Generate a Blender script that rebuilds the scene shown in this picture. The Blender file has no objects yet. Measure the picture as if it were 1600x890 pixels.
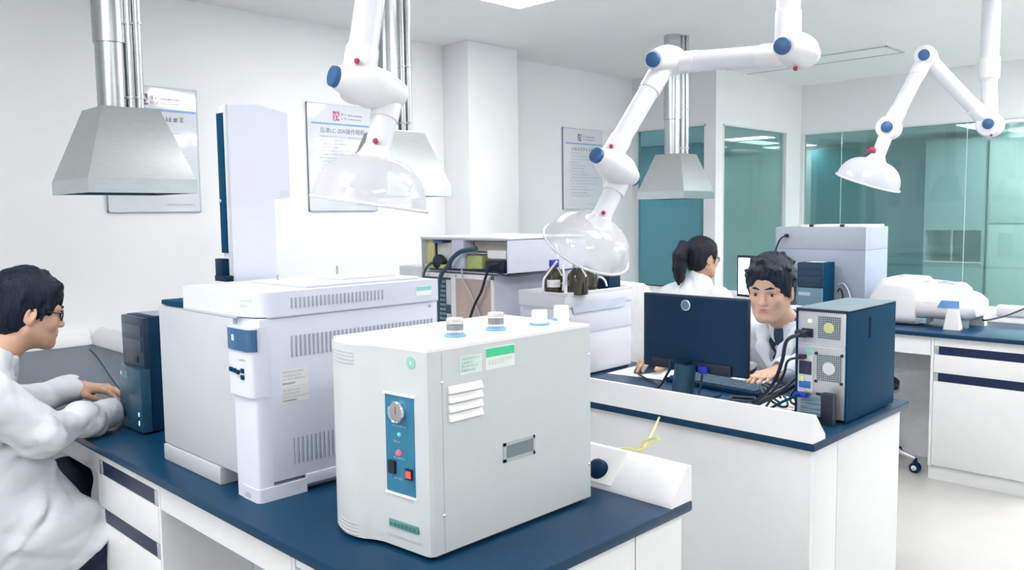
import bpy, bmesh, math, random
import numpy as np
from mathutils import Vector, Matrix

# ------------------------------------------------------------------ camera, world, lamps, exposure
S = bpy.context.scene
COL = S.collection
EYE = Vector((0.0, 0.0, 1.4548))
CF, CYAW, CPITCH, CROLL = 1295.8, math.radians(134.714), math.radians(-4.867), math.radians(-0.701)
fw = Vector((math.cos(CYAW)*math.cos(CPITCH), math.sin(CYAW)*math.cos(CPITCH), math.sin(CPITCH)))
rt = Vector((math.sin(CYAW), -math.cos(CYAW), 0.0))
upv = rt.cross(fw)
R2 = math.cos(CROLL)*rt + math.sin(CROLL)*upv
U2 = -math.sin(CROLL)*rt + math.cos(CROLL)*upv
cam = bpy.data.cameras.new('camera')
camo = bpy.data.objects.new('camera', cam)
COL.objects.link(camo)
cam.sensor_width = 36.0
cam.lens = 36.0*CF/1600.0
cam.clip_start = 0.05
camo.matrix_world = Matrix(((R2.x, U2.x, -fw.x, EYE.x), (R2.y, U2.y, -fw.y, EYE.y), (R2.z, U2.z, -fw.z, EYE.z), (0, 0, 0, 1)))
S.camera = camo

W = bpy.data.worlds.new('daylight'); S.world = W
W.use_nodes = True
bg = W.node_tree.nodes['Background']
bg.inputs[0].default_value = (0.93, 0.97, 1.0, 1)
bg.inputs[1].default_value = 0.6
PANEL_STRENGTH = 9.0
NEXT_ROOM_WATTS = 24.0
S.view_settings.view_transform = 'Standard'
S.view_settings.look = 'None'
S.view_settings.exposure = 0.92
S.view_settings.gamma = 1.0
S.view_settings.use_curve_mapping = False

# ------------------------------------------------------------------ survey helper: where a line of sight meets a plane of the room
def un(u, v, x=None, y=None, z=None, d=None):
    k = fw + R2*((u-800)/CF) - U2*((v-445)/CF)
    if x is not None: t = x/k.x
    elif y is not None: t = y/k.y
    elif z is not None: t = (z-EYE.z)/k.z
    else: t = d
    return EYE + k*t

# ------------------------------------------------------------------ materials
MATS = {}
def M(name, col=(.8, .8, .8), rough=.5, metal=0.0, var=.04, scale=18.0, bump=0.0, bscale=60.0, emit=None, coat=0.0, sss=0.0, stretch=None, spec=.5):
    if name in MATS: return MATS[name]
    m = bpy.data.materials.new(name); m.use_nodes = True
    nt = m.node_tree; b = nt.nodes['Principled BSDF']
    tc = nt.nodes.new('ShaderNodeTexCoord')
    mp = nt.nodes.new('ShaderNodeMapping'); nt.links.new(tc.outputs['Object'], mp.inputs[0])
    if stretch: mp.inputs['Scale'].default_value = stretch
    n = nt.nodes.new('ShaderNodeTexNoise'); n.inputs['Scale'].default_value = scale; n.inputs['Detail'].default_value = 3
    nt.links.new(mp.outputs[0], n.inputs['Vector'])
    r = nt.nodes.new('ShaderNodeValToRGB')
    lo = [max(0, c*(1-var)) for c in col]; hi = [min(1, c*(1+var)) for c in col]
    r.color_ramp.elements[0].position = .3; r.color_ramp.elements[1].position = .7
    r.color_ramp.elements[0].color = (*lo, 1); r.color_ramp.elements[1].color = (*hi, 1)
    nt.links.new(n.outputs['Fac'], r.inputs[0]); nt.links.new(r.outputs[0], b.inputs['Base Color'])
    b.inputs['Roughness'].default_value = rough; b.inputs['Metallic'].default_value = metal
    b.inputs['Specular IOR Level'].default_value = spec
    if coat: b.inputs['Coat Weight'].default_value = coat; b.inputs['Coat Roughness'].default_value = .08
    if sss:
        b.inputs['Subsurface Weight'].default_value = sss; b.inputs['Subsurface Radius'].default_value = (.02, .008, .005)
        b.inputs['Subsurface Scale'].default_value = .3
    if bump:
        n2 = nt.nodes.new('ShaderNodeTexNoise'); n2.inputs['Scale'].default_value = bscale; n2.inputs['Detail'].default_value = 4
        nt.links.new(mp.outputs[0], n2.inputs['Vector'])
        bp = nt.nodes.new('ShaderNodeBump'); bp.inputs['Strength'].default_value = bump; bp.inputs['Distance'].default_value = .01
        nt.links.new(n2.outputs['Fac'], bp.inputs['Height']); nt.links.new(bp.outputs[0], b.inputs['Normal'])
    if emit:
        b.inputs['Emission Color'].default_value = (*emit[0], 1); b.inputs['Emission Strength'].default_value = emit[1]
    MATS[name] = m
    return m

def glassy(name, tint, opaque, veil=(.9, .93, .95), gloss=.12, rough=.03, patch=None):
    """tinted sheet: see-through part, a milky part and a mirror part"""
    if name in MATS: return MATS[name]
    m = bpy.data.materials.new(name); m.use_nodes = True
    nt = m.node_tree; nt.nodes.clear()
    out = nt.nodes.new('ShaderNodeOutputMaterial')
    tr = nt.nodes.new('ShaderNodeBsdfTransparent'); tr.inputs[0].default_value = (*tint, 1)
    df = nt.nodes.new('ShaderNodeBsdfDiffuse'); df.inputs[0].default_value = (*veil, 1)
    tl = nt.nodes.new('ShaderNodeBsdfTranslucent'); tl.inputs[0].default_value = (*veil, 1)
    md = nt.nodes.new('ShaderNodeMixShader'); md.inputs[0].default_value = .5
    nt.links.new(df.outputs[0], md.inputs[1]); nt.links.new(tl.outputs[0], md.inputs[2])
    m1 = nt.nodes.new('ShaderNodeMixShader')
    n = nt.nodes.new('ShaderNodeTexNoise'); n.inputs['Scale'].default_value = 2.0
    tc = nt.nodes.new('ShaderNodeTexCoord'); nt.links.new(tc.outputs['Object'], n.inputs['Vector'])
    mr = nt.nodes.new('ShaderNodeMapRange'); mr.inputs['To Min'].default_value = opaque*.9; mr.inputs['To Max'].default_value = min(1, opaque*1.1)
    nt.links.new(n.outputs['Fac'], mr.inputs['Value']); nt.links.new(mr.outputs[0], m1.inputs[0])
    nt.links.new(tr.outputs[0], m1.inputs[1]); nt.links.new(md.outputs[0], m1.inputs[2])
    gl = nt.nodes.new('ShaderNodeBsdfGlossy'); gl.inputs['Roughness'].default_value = rough
    fr = nt.nodes.new('ShaderNodeLayerWeight'); fr.inputs['Blend'].default_value = .25
    ma = nt.nodes.new('ShaderNodeMath'); ma.operation = 'MULTIPLY_ADD'; ma.inputs[1].default_value = .35; ma.inputs[2].default_value = gloss
    nt.links.new(fr.outputs['Fresnel'], ma.inputs[0])
    m2 = nt.nodes.new('ShaderNodeMixShader'); nt.links.new(ma.outputs[0], m2.inputs[0])
    nt.links.new(m1.outputs[0], m2.inputs[1]); nt.links.new(gl.outputs[0], m2.inputs[2])
    nt.links.new(m2.outputs[0], out.inputs[0])
    MATS[name] = m
    return m

wall_m = M('wall paint', (.84, .855, .87), .6, var=.012, scale=3, bump=.03, bscale=220)
ceil_m = M('ceiling paint', (.95, .955, .96), .7, var=.012, scale=3)
floor_m = M('resin floor', (.46, .455, .44), .22, var=.02, scale=5)
black_top = M('phenolic worktop', (.003, .036, .085), .30, var=.10, scale=40, bump=.03, bscale=300, spec=.22)
cab_m = M('cabinet white', (.77, .785, .795), .35, var=.012)
slot_m = M('handle channel', (.006, .016, .06), .35)
steel_m = M('brushed steel', (.44, .47, .47), .33, .8, var=.05, scale=30, stretch=(1, 1, 12))
duct_m = M('bright duct steel', (.46, .49, .50), .27, 1.0, var=.06, scale=24, stretch=(1, 1, 6))
armw = M('arm white plastic', (.74, .75, .78), .28, var=.01)
arm_tube_m = M('arm tube aluminium white', (.68, .70, .76), .35, var=.01)
blue_cap = M('blue joint cap', (.025, .10, .26), .4)
red_m = M('red knob', (.38, .03, .09), .3)
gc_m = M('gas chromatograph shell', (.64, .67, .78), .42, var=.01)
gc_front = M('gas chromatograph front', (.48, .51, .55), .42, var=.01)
seam_m = M('panel seam', (.46, .49, .55), .6)
vent_m = M('vent shadow gap', (.38, .42, .52), .6)
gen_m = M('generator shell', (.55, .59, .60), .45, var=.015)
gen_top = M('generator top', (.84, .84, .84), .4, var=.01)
navy = M('navy plastic', (.003, .024, .060), .42, var=.08, spec=.12)
navy2 = M('navy side panel', (.002, .045, .105), .5, var=.06, spec=.05)
dkblack = M('black rubber', (.005, .012, .03), .45)
ctl_blue = M('control panel blue', (.02, .17, .30), .4)
lavender = M('lavender enamel', (.56, .58, .68), .4, var=.02)
chrome = M('chrome', (.8, .82, .84), .12, 1.0)
gray_m = M('grey plastic', (.42, .45, .50), .45)
paper_m = M('paper', (.86, .86, .85), .7, var=.01)
skin_m = M('skin', (.54, .33, .235), .5, var=.06, scale=25, sss=.12)
lip_m = M('lips', (.42, .17, .14), .45)
hair_m = M('black hair', (.004, .010, .022), .5, var=.5, scale=90, bump=.5, bscale=140, stretch=(1, 1, .25), spec=.22)
hair_w = M('dark brown hair', (.008, .009, .017), .5, var=.5, scale=90, bump=.5, bscale=140, stretch=(1, 1, .25), spec=.25)
coat_m = M('lab coat cotton', (.58, .61, .65), .8, var=.02, scale=14, bump=.25, bscale=30)
shirt_m = M('dark shirt', (.02, .045, .09), .75, bump=.1, bscale=120)
trouser_m = M('navy trousers', (.008, .015, .045), .8, bump=.1, bscale=120)
eye_w = M('eye white', (.7, .68, .66), .3)
eye_d = M('dark iris', (.015, .012, .012), .2)

# ------------------------------------------------------------------ mesh tools
WM = {}
def wmat(o): return WM.get(o.name, Matrix.Identity(4))
def tag(o, label=None, cat=None, group=None, kind=None):
    if label: o['label'] = label
    if cat: o['category'] = cat
    if group: o['group'] = group
    if kind: o['kind'] = kind
    return o
def thing(name, label, cat, loc=(0, 0, 0), rz=0.0, group=None):
    o = bpy.data.objects.new(name, None); COL.objects.link(o)
    o.empty_display_size = .05
    o.location = loc; o.rotation_euler = (0, 0, rz)
    WM[o.name] = Matrix.Translation(Vector(loc)) @ Matrix.Rotation(rz, 4, 'Z')
    return tag(o, label, cat, group)
def link_mesh(name, verts, faces, mat, parent=None, loc=None, smooth=True, angle=38):
    me = bpy.data.meshes.new(name)
    base = wmat(parent).inverted() if parent else Matrix.Translation(-Vector(loc or (0, 0, 0)))
    vs = np.array([tuple(v) for v in verts], dtype=float).reshape(-1, 3) if not isinstance(verts, np.ndarray) else verts
    B = np.array(base); vs = vs @ B[:3, :3].T + B[:3, 3]
    me.from_pydata(vs.tolist(), [], faces if isinstance(faces, list) else faces.tolist())
    me.materials.append(mat)
    if smooth:
        me.polygons.foreach_set('use_smooth', [True]*len(me.polygons))
        if angle: me.set_sharp_from_angle(angle=math.radians(angle))
    me.update()
    o = bpy.data.objects.new(name, me); COL.objects.link(o)
    if parent:
        o.parent = parent; WM[o.name] = wmat(parent)
    else:
        o.location = loc or (0, 0, 0); WM[o.name] = Matrix.Translation(Vector(loc or (0, 0, 0)))
    return o

def frame(d, hint=(0, 0, 1)):
    z = Vector(d).normalized(); h = Vector(hint)
    if abs(z.dot(h.normalized())) > .98: h = Vector((1, 0, 0)) if abs(z.x) < .9 else Vector((0, 1, 0))
    x = h.cross(z).normalized(); y = z.cross(x)
    return x, y, z

class MB:
    def __init__(s): s.v = []; s.f = []; s.flat = False
    def add(s, vs, fs):
        n = len(s.v); s.v += [Vector(v) for v in vs]; s.f += [[i+n for i in f] for f in fs]; return s
    def box(s, x0, x1, y0, y1, z0, z1, bev=0.0, T=None):
        x0, x1 = min(x0, x1), max(x0, x1); y0, y1 = min(y0, y1), max(y0, y1); z0, z1 = min(z0, z1), max(z0, z1)
        s.flat = True
        if bev > 0:
            bev = min(bev, .45*min(x1-x0, y1-y0, z1-z0))
            bm = bmesh.new(); bmesh.ops.create_cube(bm, size=1)
            for v in bm.verts: v.co = Vector(((x0+x1)/2+v.co.x*(x1-x0), (y0+y1)/2+v.co.y*(y1-y0), (z0+z1)/2+v.co.z*(z1-z0)))
            bmesh.ops.bevel(bm, geom=bm.edges[:], offset=bev, segments=2, profile=.6, affect='EDGES')
            bm.verts.index_update()
            vs = [v.co.copy() for v in bm.verts]; fs = [[v.index for v in f.verts] for f in bm.faces]; bm.free()
        else:
            vs = [Vector(p) for p in ((x0, y0, z0), (x1, y0, z0), (x1, y1, z0), (x0, y1, z0), (x0, y0, z1), (x1, y0, z1), (x1, y1, z1), (x0, y1, z1))]
            fs = [[0, 3, 2, 1], [4, 5, 6, 7], [0, 1, 5, 4], [1, 2, 6, 5], [2, 3, 7, 6], [3, 0, 4, 7]]
        if T: vs = [T @ v for v in vs]
        return s.add(vs, fs)
    def sweep(s, rings, close=False, caps=True):
        n = len(rings[0]); base = len(s.v)
        for r in rings: s.v += [Vector(p) for p in r]
        m = len(rings)
        for i in range(m-1 if not close else m):
            a = base+i*n; b = base+((i+1) % m)*n
            for j in range(n):
                k = (j+1) % n
                s.f.append([a+j, a+k, b+k, b+j])
        if caps and not close:
            s.f.append([base+j for j in reversed(range(n))]); s.f.append([base+(m-1)*n+j for j in range(n)])
        return s
    def lathe(s, prof, p0, axis, n=28, caps=True):
        """prof: list of (radius, distance along axis)"""
        x, y, z = frame(axis); p0 = Vector(p0)
        rings = []
        for r, t in prof:
            r = max(r, 1e-4)
            rings.append([p0+z*t+(x*math.cos(2*math.pi*j/n)+y*math.sin(2*math.pi*j/n))*r for j in range(n)])
        return s.sweep(rings, caps=caps)
    def cyl(s, p0, p1, r0, r1=None, n=24):
        p0, p1 = Vector(p0), Vector(p1); d = p1-p0
        return s.lathe([(r0, 0), (r1 if r1 is not None else r0, d.length)], p0, d, n)
    def tube(s, pts, r, n=8, smooth_pts=True):
        pts = [Vector(p) for p in pts]
        if smooth_pts and len(pts) > 2: pts = catmull(pts, 6)
        rings = []; x = None
        for i, p in enumerate(pts):
            d = (pts[min(i+1, len(pts)-1)]-pts[max(i-1, 0)])
            if d.length < 1e-9: d = Vector((0, 0, 1))
            d.normalize()
            if x is None: x = frame(d)[0]
            x = (x-d*x.dot(d))
            if x.length < 1e-6: x = frame(d)[0]
            x.normalize(); y = d.cross(x)
            rr = r(i/(len(pts)-1)) if callable(r) else r
            rings.append([p+(x*math.cos(2*math.pi*j/n)+y*math.sin(2*math.pi*j/n))*rr for j in range(n)])
        return s.sweep(rings)
    def prism(s, poly, axis, a, b):
        """poly: 2D points in the two remaining axes (order x,y,z without axis)"""
        def mk(p, t):
            q = list(p); q.insert('xyz'.index(axis), t); return Vector(q)
        area = sum(poly[i][0]*poly[(i+1) % len(poly)][1]-poly[(i+1) % len(poly)][0]*poly[i][1] for i in range(len(poly)))
        if (area < 0) != (axis == 'y'): poly = poly[::-1]
        return s.sweep([[mk(p, a) for p in poly], [mk(p, b) for p in poly]])
    def ball(s, c, r, sc=(1, 1, 1), n=16, m=10, T=None):
        c = Vector(c); rings = []
        for i in range(m+1):
            th = math.pi*i/m; rr = max(math.sin(th), 1e-3)*r
            ring = [Vector((math.cos(2*math.pi*j/n)*rr*sc[0], math.sin(2*math.pi*j/n)*rr*sc[1], -math.cos(th)*r*sc[2])) for j in range(n)]
            rings.append([(T @ p if T else p)+c for p in ring])
        return s.sweep(rings)
    def build(s, name, mat, parent=None, loc=None, smooth=True, angle=None):
        if angle is None: angle = 27 if s.flat else 50
        return link_mesh(name, s.v, s.f, mat, parent, loc, smooth, angle)

def catmull(P, n):
    out = []
    for i in range(len(P)-1):
        p0 = P[max(i-1, 0)]; p1 = P[i]; p2 = P[i+1]; p3 = P[min(i+2, len(P)-1)]
        for k in range(n):
            t = k/n
            out.append(.5*((2*p1)+(p2-p0)*t+(2*p0-5*p1+4*p2-p3)*t*t+(3*p1-p0-3*p2+p3)*t**3))
    out.append(P[-1].copy())
    return out

def copy_tree(o, T, label=None):
    """copy of a thing with its parts; T moves it in the world"""
    c = o.copy(); COL.objects.link(c)
    c.matrix_basis = T @ o.matrix_basis
    WM[c.name] = T @ wmat(o)
    if label: c['label'] = label
    def kids(src, dst):
        for ch in list(src.children):
            k = ch.copy(); COL.objects.link(k); k.parent = dst
            kids(ch, k)
    kids(o, c)
    return c

def glyphs(mb, origin, ax, ay, nrm, n, size, seed, gap=1.18, th=.0006, skip=0.0):
    """a row of small brush-stroke blocks standing for print too blurred to read"""
    rnd = random.Random(seed); o = Vector(origin); ax = Vector(ax).normalized(); ay = Vector(ay).normalized(); nrm = Vector(nrm).normalized()
    for i in range(n):
        if rnd.random() < skip: continue
        p = o+ax*(i*size*gap)
        st = []
        for k in range(rnd.randint(2, 3)):
            y = (k+.5)/3*size; st.append((.05*size, y-.06*size, rnd.uniform(.7, .95)*size, y+.06*size))
        for k in range(rnd.randint(1, 3)):
            x = rnd.uniform(.1, .85)*size; st.append((x-.06*size, rnd.uniform(0, .4)*size, x+.06*size, size*rnd.uniform(.7, 1)))
        for a, b, c, d in st:
            q = [p+ax*a+ay*b, p+ax*c+ay*b, p+ax*c+ay*d, p+ax*a+ay*d]
            mb.add([w+nrm*th for w in q], [[0, 1, 2, 3]] if ax.cross(ay).dot(nrm) > 0 else [[3, 2, 1, 0]])
    return mb

def text_mesh(txt, size, origin, ax, ay, mat, parent, name='lettering', ext=.0004):
    cu = bpy.data.curves.new(name, 'FONT'); cu.body = txt; cu.size = size; cu.extrude = ext
    o = bpy.data.objects.new(name, cu); COL.objects.link(o)
    dg = bpy.context.evaluated_depsgraph_get()
    me = bpy.data.meshes.new_from_object(o.evaluated_get(dg))
    vs = [v.co.copy() for v in me.vertices]; fs = [list(p.vertices) for p in me.polygons]
    bpy.data.objects.remove(o); bpy.data.curves.remove(cu); bpy.data.meshes.remove(me)
    ax = Vector(ax).normalized(); ay = Vector(ay).normalized(); nz = ax.cross(ay)
    pts = [Vector(origin)+ax*v.x+ay*v.y+nz*v.z for v in vs]
    if not pts: return None
    return link_mesh(name, pts, fs, mat, parent, smooth=False)

# ------------------------------------------------------------------ implicit surfaces for the figures
class SG:
    def __init__(s, lo, hi, h):
        s.lo = np.array(lo, np.float32); s.h = h
        s.n = np.ceil((np.array(hi)-np.array(lo))/h).astype(int)+1
        s.ax = [s.lo[i]+h*np.arange(s.n[i], dtype=np.float32) for i in range(3)]
        s.v = np.full(s.n, .08, np.float32)
    def put(s, f, lo, hi, k=.012, sub=False):
        m = k+3*s.h
        a = np.clip(np.floor((np.array(lo)-m-s.lo)/s.h).astype(int), 0, s.n)
        b = np.clip(np.ceil((np.array(hi)+m-s.lo)/s.h).astype(int)+1, 0, s.n)
        if np.any(b <= a): return s
        X = s.ax[0][a[0]:b[0], None, None]; Y = s.ax[1][None, a[1]:b[1], None]; Z = s.ax[2][None, None, a[2]:b[2]]
        d = f(X, Y, Z)
        V = s.v[a[0]:b[0], a[1]:b[1], a[2]:b[2]]
        k = max(k, 1e-5)
        if sub:
            hh = np.maximum(k-np.abs(V+d), 0)/k; V[...] = np.maximum(V, -d)+hh*hh*k*.25
        else:
            hh = np.maximum(k-np.abs(V-d), 0)/k; V[...] = np.minimum(V, d)-hh*hh*k*.25
        return s
    def cap(s, a, b, ra, rb=None, k=.012, sub=False, sc=(1, 1, 1)):
        rb = ra if rb is None else rb
        a = np.array(a, np.float32); b = np.array(b, np.float32); S_ = np.array(sc, np.float32)
        A = a/S_; B = b/S_; AB = B-A; L = float(AB@AB)+1e-12; ms = float(S_.min())
        def f(X, Y, Z):
            px, py, pz = X/S_[0]-A[0], Y/S_[1]-A[1], Z/S_[2]-A[2]
            t = np.clip((px*AB[0]+py*AB[1]+pz*AB[2])/L, 0, 1)
            return (np.sqrt((px-t*AB[0])**2+(py-t*AB[1])**2+(pz-t*AB[2])**2)-(ra+(rb-ra)*t))*ms
        r = max(ra, rb)*S_
        return s.put(f, np.minimum(a, b)-r, np.maximum(a, b)+r, k, sub)
    def ell(s, c, r, k=.012, sub=False, rot=None):
        c = np.array(c, np.float32); r = np.array(r, np.float32)
        Rm = np.array(rot, np.float32) if rot is not None else None
        def f(X, Y, Z):
            x, y, z = X-c[0], Y-c[1], Z-c[2]
            if Rm is not None:
                x, y, z = (Rm[0, 0]*x+Rm[1, 0]*y+Rm[2, 0]*z, Rm[0, 1]*x+Rm[1, 1]*y+Rm[2, 1]*z, Rm[0, 2]*x+Rm[1, 2]*y+Rm[2, 2]*z)
            k0 = np.sqrt((x/r[0])**2+(y/r[1])**2+(z/r[2])**2); k1 = np.sqrt((x/r[0]**2)**2+(y/r[1]**2)**2+(z/r[2]**2)**2)+1e-9
            return k0*(k0-1)/k1
        e = np.full(3, r.max()) if rot is not None else r
        return s.put(f, c-e, c+e, k, sub)
    def chain(s, pts, rs, k=.012, sc=(1, 1, 1), sub=False):
        for i in range(len(pts)-1): s.cap(pts[i], pts[i+1], rs[i], rs[i+1], k, sub, sc)
        return s
    def cut(s, nrm, off, k=.006):
        """keep the side where n.p < off"""
        X, Y, Z = s.ax[0][:, None, None], s.ax[1][None, :, None], s.ax[2][None, None, :]
        d = nrm[0]*X+nrm[1]*Y+nrm[2]*Z-off
        hh = np.maximum(k-np.abs(s.v-d), 0)/k
        s.v = np.maximum(s.v, d)+hh*hh*k*.25
        return s
    def noise(s, amp, freq, seed, stretch=(1, 1, 1), n=9):
        rnd = np.random.RandomState(seed); X, Y, Z = s.ax[0][:, None, None], s.ax[1][None, :, None], s.ax[2][None, None, :]
        band = np.abs(s.v) < .03
        acc = np.zeros_like(s.v)
        for i in range(n):
            d = rnd.randn(3); d /= np.linalg.norm(d); f = freq*rnd.uniform(.6, 1.8); ph = rnd.uniform(0, 6.28)
            acc += np.sin((X*d[0]*stretch[0]+Y*d[1]*stretch[1]+Z*d[2]*stretch[2])*f+ph).astype(np.float32)
        s.v += np.where(band, acc*(amp/math.sqrt(n)), 0)
        return s
    def folds(s, amp, freq, seed, stretch=(1, 1, 1), n=6):
        """creases of cloth: rounded ridges with sharp valleys, bent by a slow wave"""
        rnd = np.random.RandomState(seed); X, Y, Z = s.ax[0][:, None, None], s.ax[1][None, :, None], s.ax[2][None, None, :]
        band = np.abs(s.v) < .03
        acc = np.zeros_like(s.v)
        for i in range(n):
            d = rnd.randn(3); d /= np.linalg.norm(d); e = rnd.randn(3); e /= np.linalg.norm(e); f = freq*rnd.uniform(.6, 1.7); ph = rnd.uniform(0, 6.28)
            w = 1.3*np.sin((X*e[0]+Y*e[1]+Z*e[2])*f*.45+ph*2)
            acc += (.64-np.abs(np.sin((X*d[0]*stretch[0]+Y*d[1]*stretch[1]+Z*d[2]*stretch[2])*f*.5+ph+w))).astype(np.float32)
        s.v += np.where(band, acc*(amp/math.sqrt(n)*2), 0)
        return s
    def mesh(s, T=None, relax=2):
        v = s.v; sg = v < 0; n = v.shape
        c = np.zeros((n[0]-1, n[1]-1, n[2]-1), np.int8)
        for i in (0, 1):
            for j in (0, 1):
                for k in (0, 1): c += sg[i:n[0]-1+i, j:n[1]-1+j, k:n[2]-1+k]
        act = np.argwhere((c > 0) & (c < 8))
        idm = np.full(c.shape, -1, np.int64); idm[act[:, 0], act[:, 1], act[:, 2]] = np.arange(len(act))
        P = np.zeros((len(act), 3)); cnt = np.zeros(len(act))
        cor = [(i, j, k) for i in (0, 1) for j in (0, 1) for k in (0, 1)]
        for A in cor:
            for ax in range(3):
                if A[ax]: continue
                B = list(A); B[ax] = 1
                va = v[act[:, 0]+A[0], act[:, 1]+A[1], act[:, 2]+A[2]]; vb = v[act[:, 0]+B[0], act[:, 1]+B[1], act[:, 2]+B[2]]
                x = (va < 0) != (vb < 0)
                t = np.where(x, va/np.where(x, va-vb, 1), 0)
                q = np.array(A, float)[None]+np.zeros((len(act), 3)); q[:, ax] = t
                P += np.where(x[:, None], q, 0); cnt += x
        P = (P/cnt[:, None]+act)*s.h+s.lo
        faces = []
        for ax in range(3):
            o1, o2 = (ax+1) % 3, (ax+2) % 3
            sl0 = [slice(None)]*3; sl1 = [slice(None)]*3; sl0[ax] = slice(0, -1); sl1[ax] = slice(1, None)
            A = sg[tuple(sl0)]; B = sg[tuple(sl1)]
            e = np.argwhere(A != B); e = e[(e[:, o1] > 0) & (e[:, o2] > 0) & (e[:, o1] < n[o1]-1) & (e[:, o2] < n[o2]-1)]
            if not len(e): continue
            def cell(d1, d2):
                q = e.copy(); q[:, o1] -= d1; q[:, o2] -= d2; return idm[q[:, 0], q[:, 1], q[:, 2]]
            Q = np.stack([cell(1, 1), cell(0, 1), cell(0, 0), cell(1, 0)], 1)
            ins = A[e[:, 0], e[:, 1], e[:, 2]]
            Q[~ins] = Q[~ins][:, ::-1]
            faces.append(Q)
        F = np.concatenate(faces); F = F[(F >= 0).all(1)]
        for _ in range(relax):
            acc = np.zeros_like(P); cn = np.zeros(len(P))
            for a, b in ((0, 1), (1, 2), (2, 3), (3, 0)):
                np.add.at(acc, F[:, a], P[F[:, b]]); np.add.at(acc, F[:, b], P[F[:, a]]); np.add.at(cn, F[:, a], 1); np.add.at(cn, F[:, b], 1)
            P = P*.5+acc/np.maximum(cn, 1)[:, None]*.5
        if T is not None:
            t = np.array(T); P = P @ t[:3, :3].T + t[:3, 3]
        return P, F

def join(*ms):
    vs, fs, n = [], [], 0
    for P, F in ms: vs.append(P); fs.append(F+n); n += len(P)
    return np.concatenate(vs), np.concatenate(fs)

# ================================================================== THE ROOM
XW, ZC, Y1, Y3, XC = -4.68, 2.68, 6.34, 7.93, -3.80      # left wall, ceiling, glass wall 1, glass wall 3, jog between them
XE, YS = 2.6, -2.2
def struct(name, mb, mat, parent=None, **k): return tag(mb.build(name, mat, parent, **k), kind='structure')
struct('floor', MB().box(XW-.2, XE, YS, 16.0, -.05, 0), floor_m)
struct('ceiling', MB().box(XW-.2, XE, YS, Y3+.06, ZC, ZC+.08), ceil_m)
struct('wall_left', MB().box(XW-.12, XW, YS, Y1+.06, 0, ZC), wall_m)
struct('wall_column', MB().box(XW, -4.40, 4.03, 4.53, 0, ZC, .006), wall_m)
ZW = 2.212
wb = MB().box(XW, XC+.0, Y1, Y1+.06, ZW, ZC).box(XC-.10, XC, Y1-.0, Y1+.12, 0, ZW)       # over window 1, corner pier
wb.box(XW, XC-.10, Y1, Y1+.06, 0, .10).box(XW, XW+.035, Y1, Y1+.06, .1, ZW)
struct('wall_back', wb, wall_m)
wj = MB().box(XC-.06, XC, Y1+.06, Y3+.06, ZW, ZC).box(XC-.06, XC, Y1+.12, Y3, 0, .10).box(XC-.08, XC, Y3-.30, Y3+.06, 0, ZW)
struct('wall_jog', wj, wall_m)
wr = MB().box(XC, XE, Y3, Y3+.06, ZW, ZC).box(XC, XE, Y3, Y3+.06, 0, .10).box(XC, XC+.02, Y3, Y3+.06, .1, ZW)
struct('wall_far', wr, wall_m)
struct('wall_right', MB().box(XE, XE+.1, YS, Y3+.06, 0, ZC), wall_m)
struct('wall_front', MB().box(XW-.12, XE+.1, YS-.1, YS, 0, ZC), wall_m)
glass1 = glassy('green glass', (.60, .78, .82), .22, (.22, .40, .46), .05)
glass2 = glassy('pale green glass', (.70, .84, .84), .16, (.36, .52, .53), .05)
fr_m = M('window trim', (.76, .78, .78), .4, var=.01)
def window(n, panes, gmat, frames):
    o = MB()
    for f in frames: o.box(*f)
    w = struct('window_%d' % n, o, fr_m)
    for p in panes: MB().box(*p).build('pane', gmat, w)
window(1, [(XW+.04, XC-.105, Y1+.026, Y1+.034, .12, ZW-.01)], glass1,
       [(XW+.035, XW+.05, Y1-.006, Y1+.066, .1, ZW), (XC-.112, XC-.1, Y1-.006, Y1+.066, .1, ZW), (XW+.035, XC-.1, Y1-.006, Y1+.066, ZW-.012, ZW)])
window(2, [(XC-.034, XC-.026, Y1+.125, Y3-.305, .12, ZW-.01)], glass2,
       [(XC-.066, XC+.006, Y1+.12, Y1+.132, .1, ZW), (XC-.066, XC+.006, Y3-.312, Y3-.3, .1, ZW), (XC-.066, XC+.006, Y1+.12, Y3-.3, ZW-.012, ZW)])
edges = [XC+.025, -3.40, -2.30, -1.1, .1, 1.3, 2.5]
window(3, [(a+.002, b-.002, Y3+.026, Y3+.034, .12, ZW-.01) for a, b in zip(edges, edges[1:])], glass2,
       [(XC+.02, XE, Y3-.006, Y3+.066, ZW-.012, ZW), (XC+.02, XC+.032, Y3-.006, Y3+.066, .1, ZW)] + [(b-.0018, b+.0018, Y3+.024, Y3+.036, .12, ZW-.01) for b in edges[1:-1]])

# ceiling lamps: square luminous panels set flush in the ceiling
lamp_m = M('lamp diffuser', (.9, .9, .9), .5, emit=((1.0, .985, .97), PANEL_STRENGTH))
lampf_m = M('lamp frame', (.8, .8, .8), .4)
def light_panel(x, y, label, sx=.3, sy=.6):
    t = thing('light_panel', label, 'light', (x, y, ZC), 0, 'luminous panels set in the lab ceiling')
    MB().box(x-sx-.02, x+sx+.02, y-sy-.02, y+sy+.02, ZC-.006, ZC-.0005, .002).build('frame', lampf_m, t)
    MB().box(x-sx, x+sx, y-sy, y+sy, ZC-.010, ZC-.006).build('diffuser', lamp_m, t)
light_panel(-3.21, 3.03, 'bright ceiling light panel, its far corner at the top centre of the photo')
for i, (x, y) in enumerate([(.4, 7.3), (1.7, 6.0), (-.5, 6.9), (-.5, 5.2), (-1.2, 3.0), (-1.9, -.1), (-1.2, -1.5), (.9, .55), (.9, 5.4), (.9, 7.1)]):  # unseen panels added out of view to brighten the lab
    light_panel(x, y, 'unseen ceiling panel added to light the lab from outside the frame')
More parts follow.
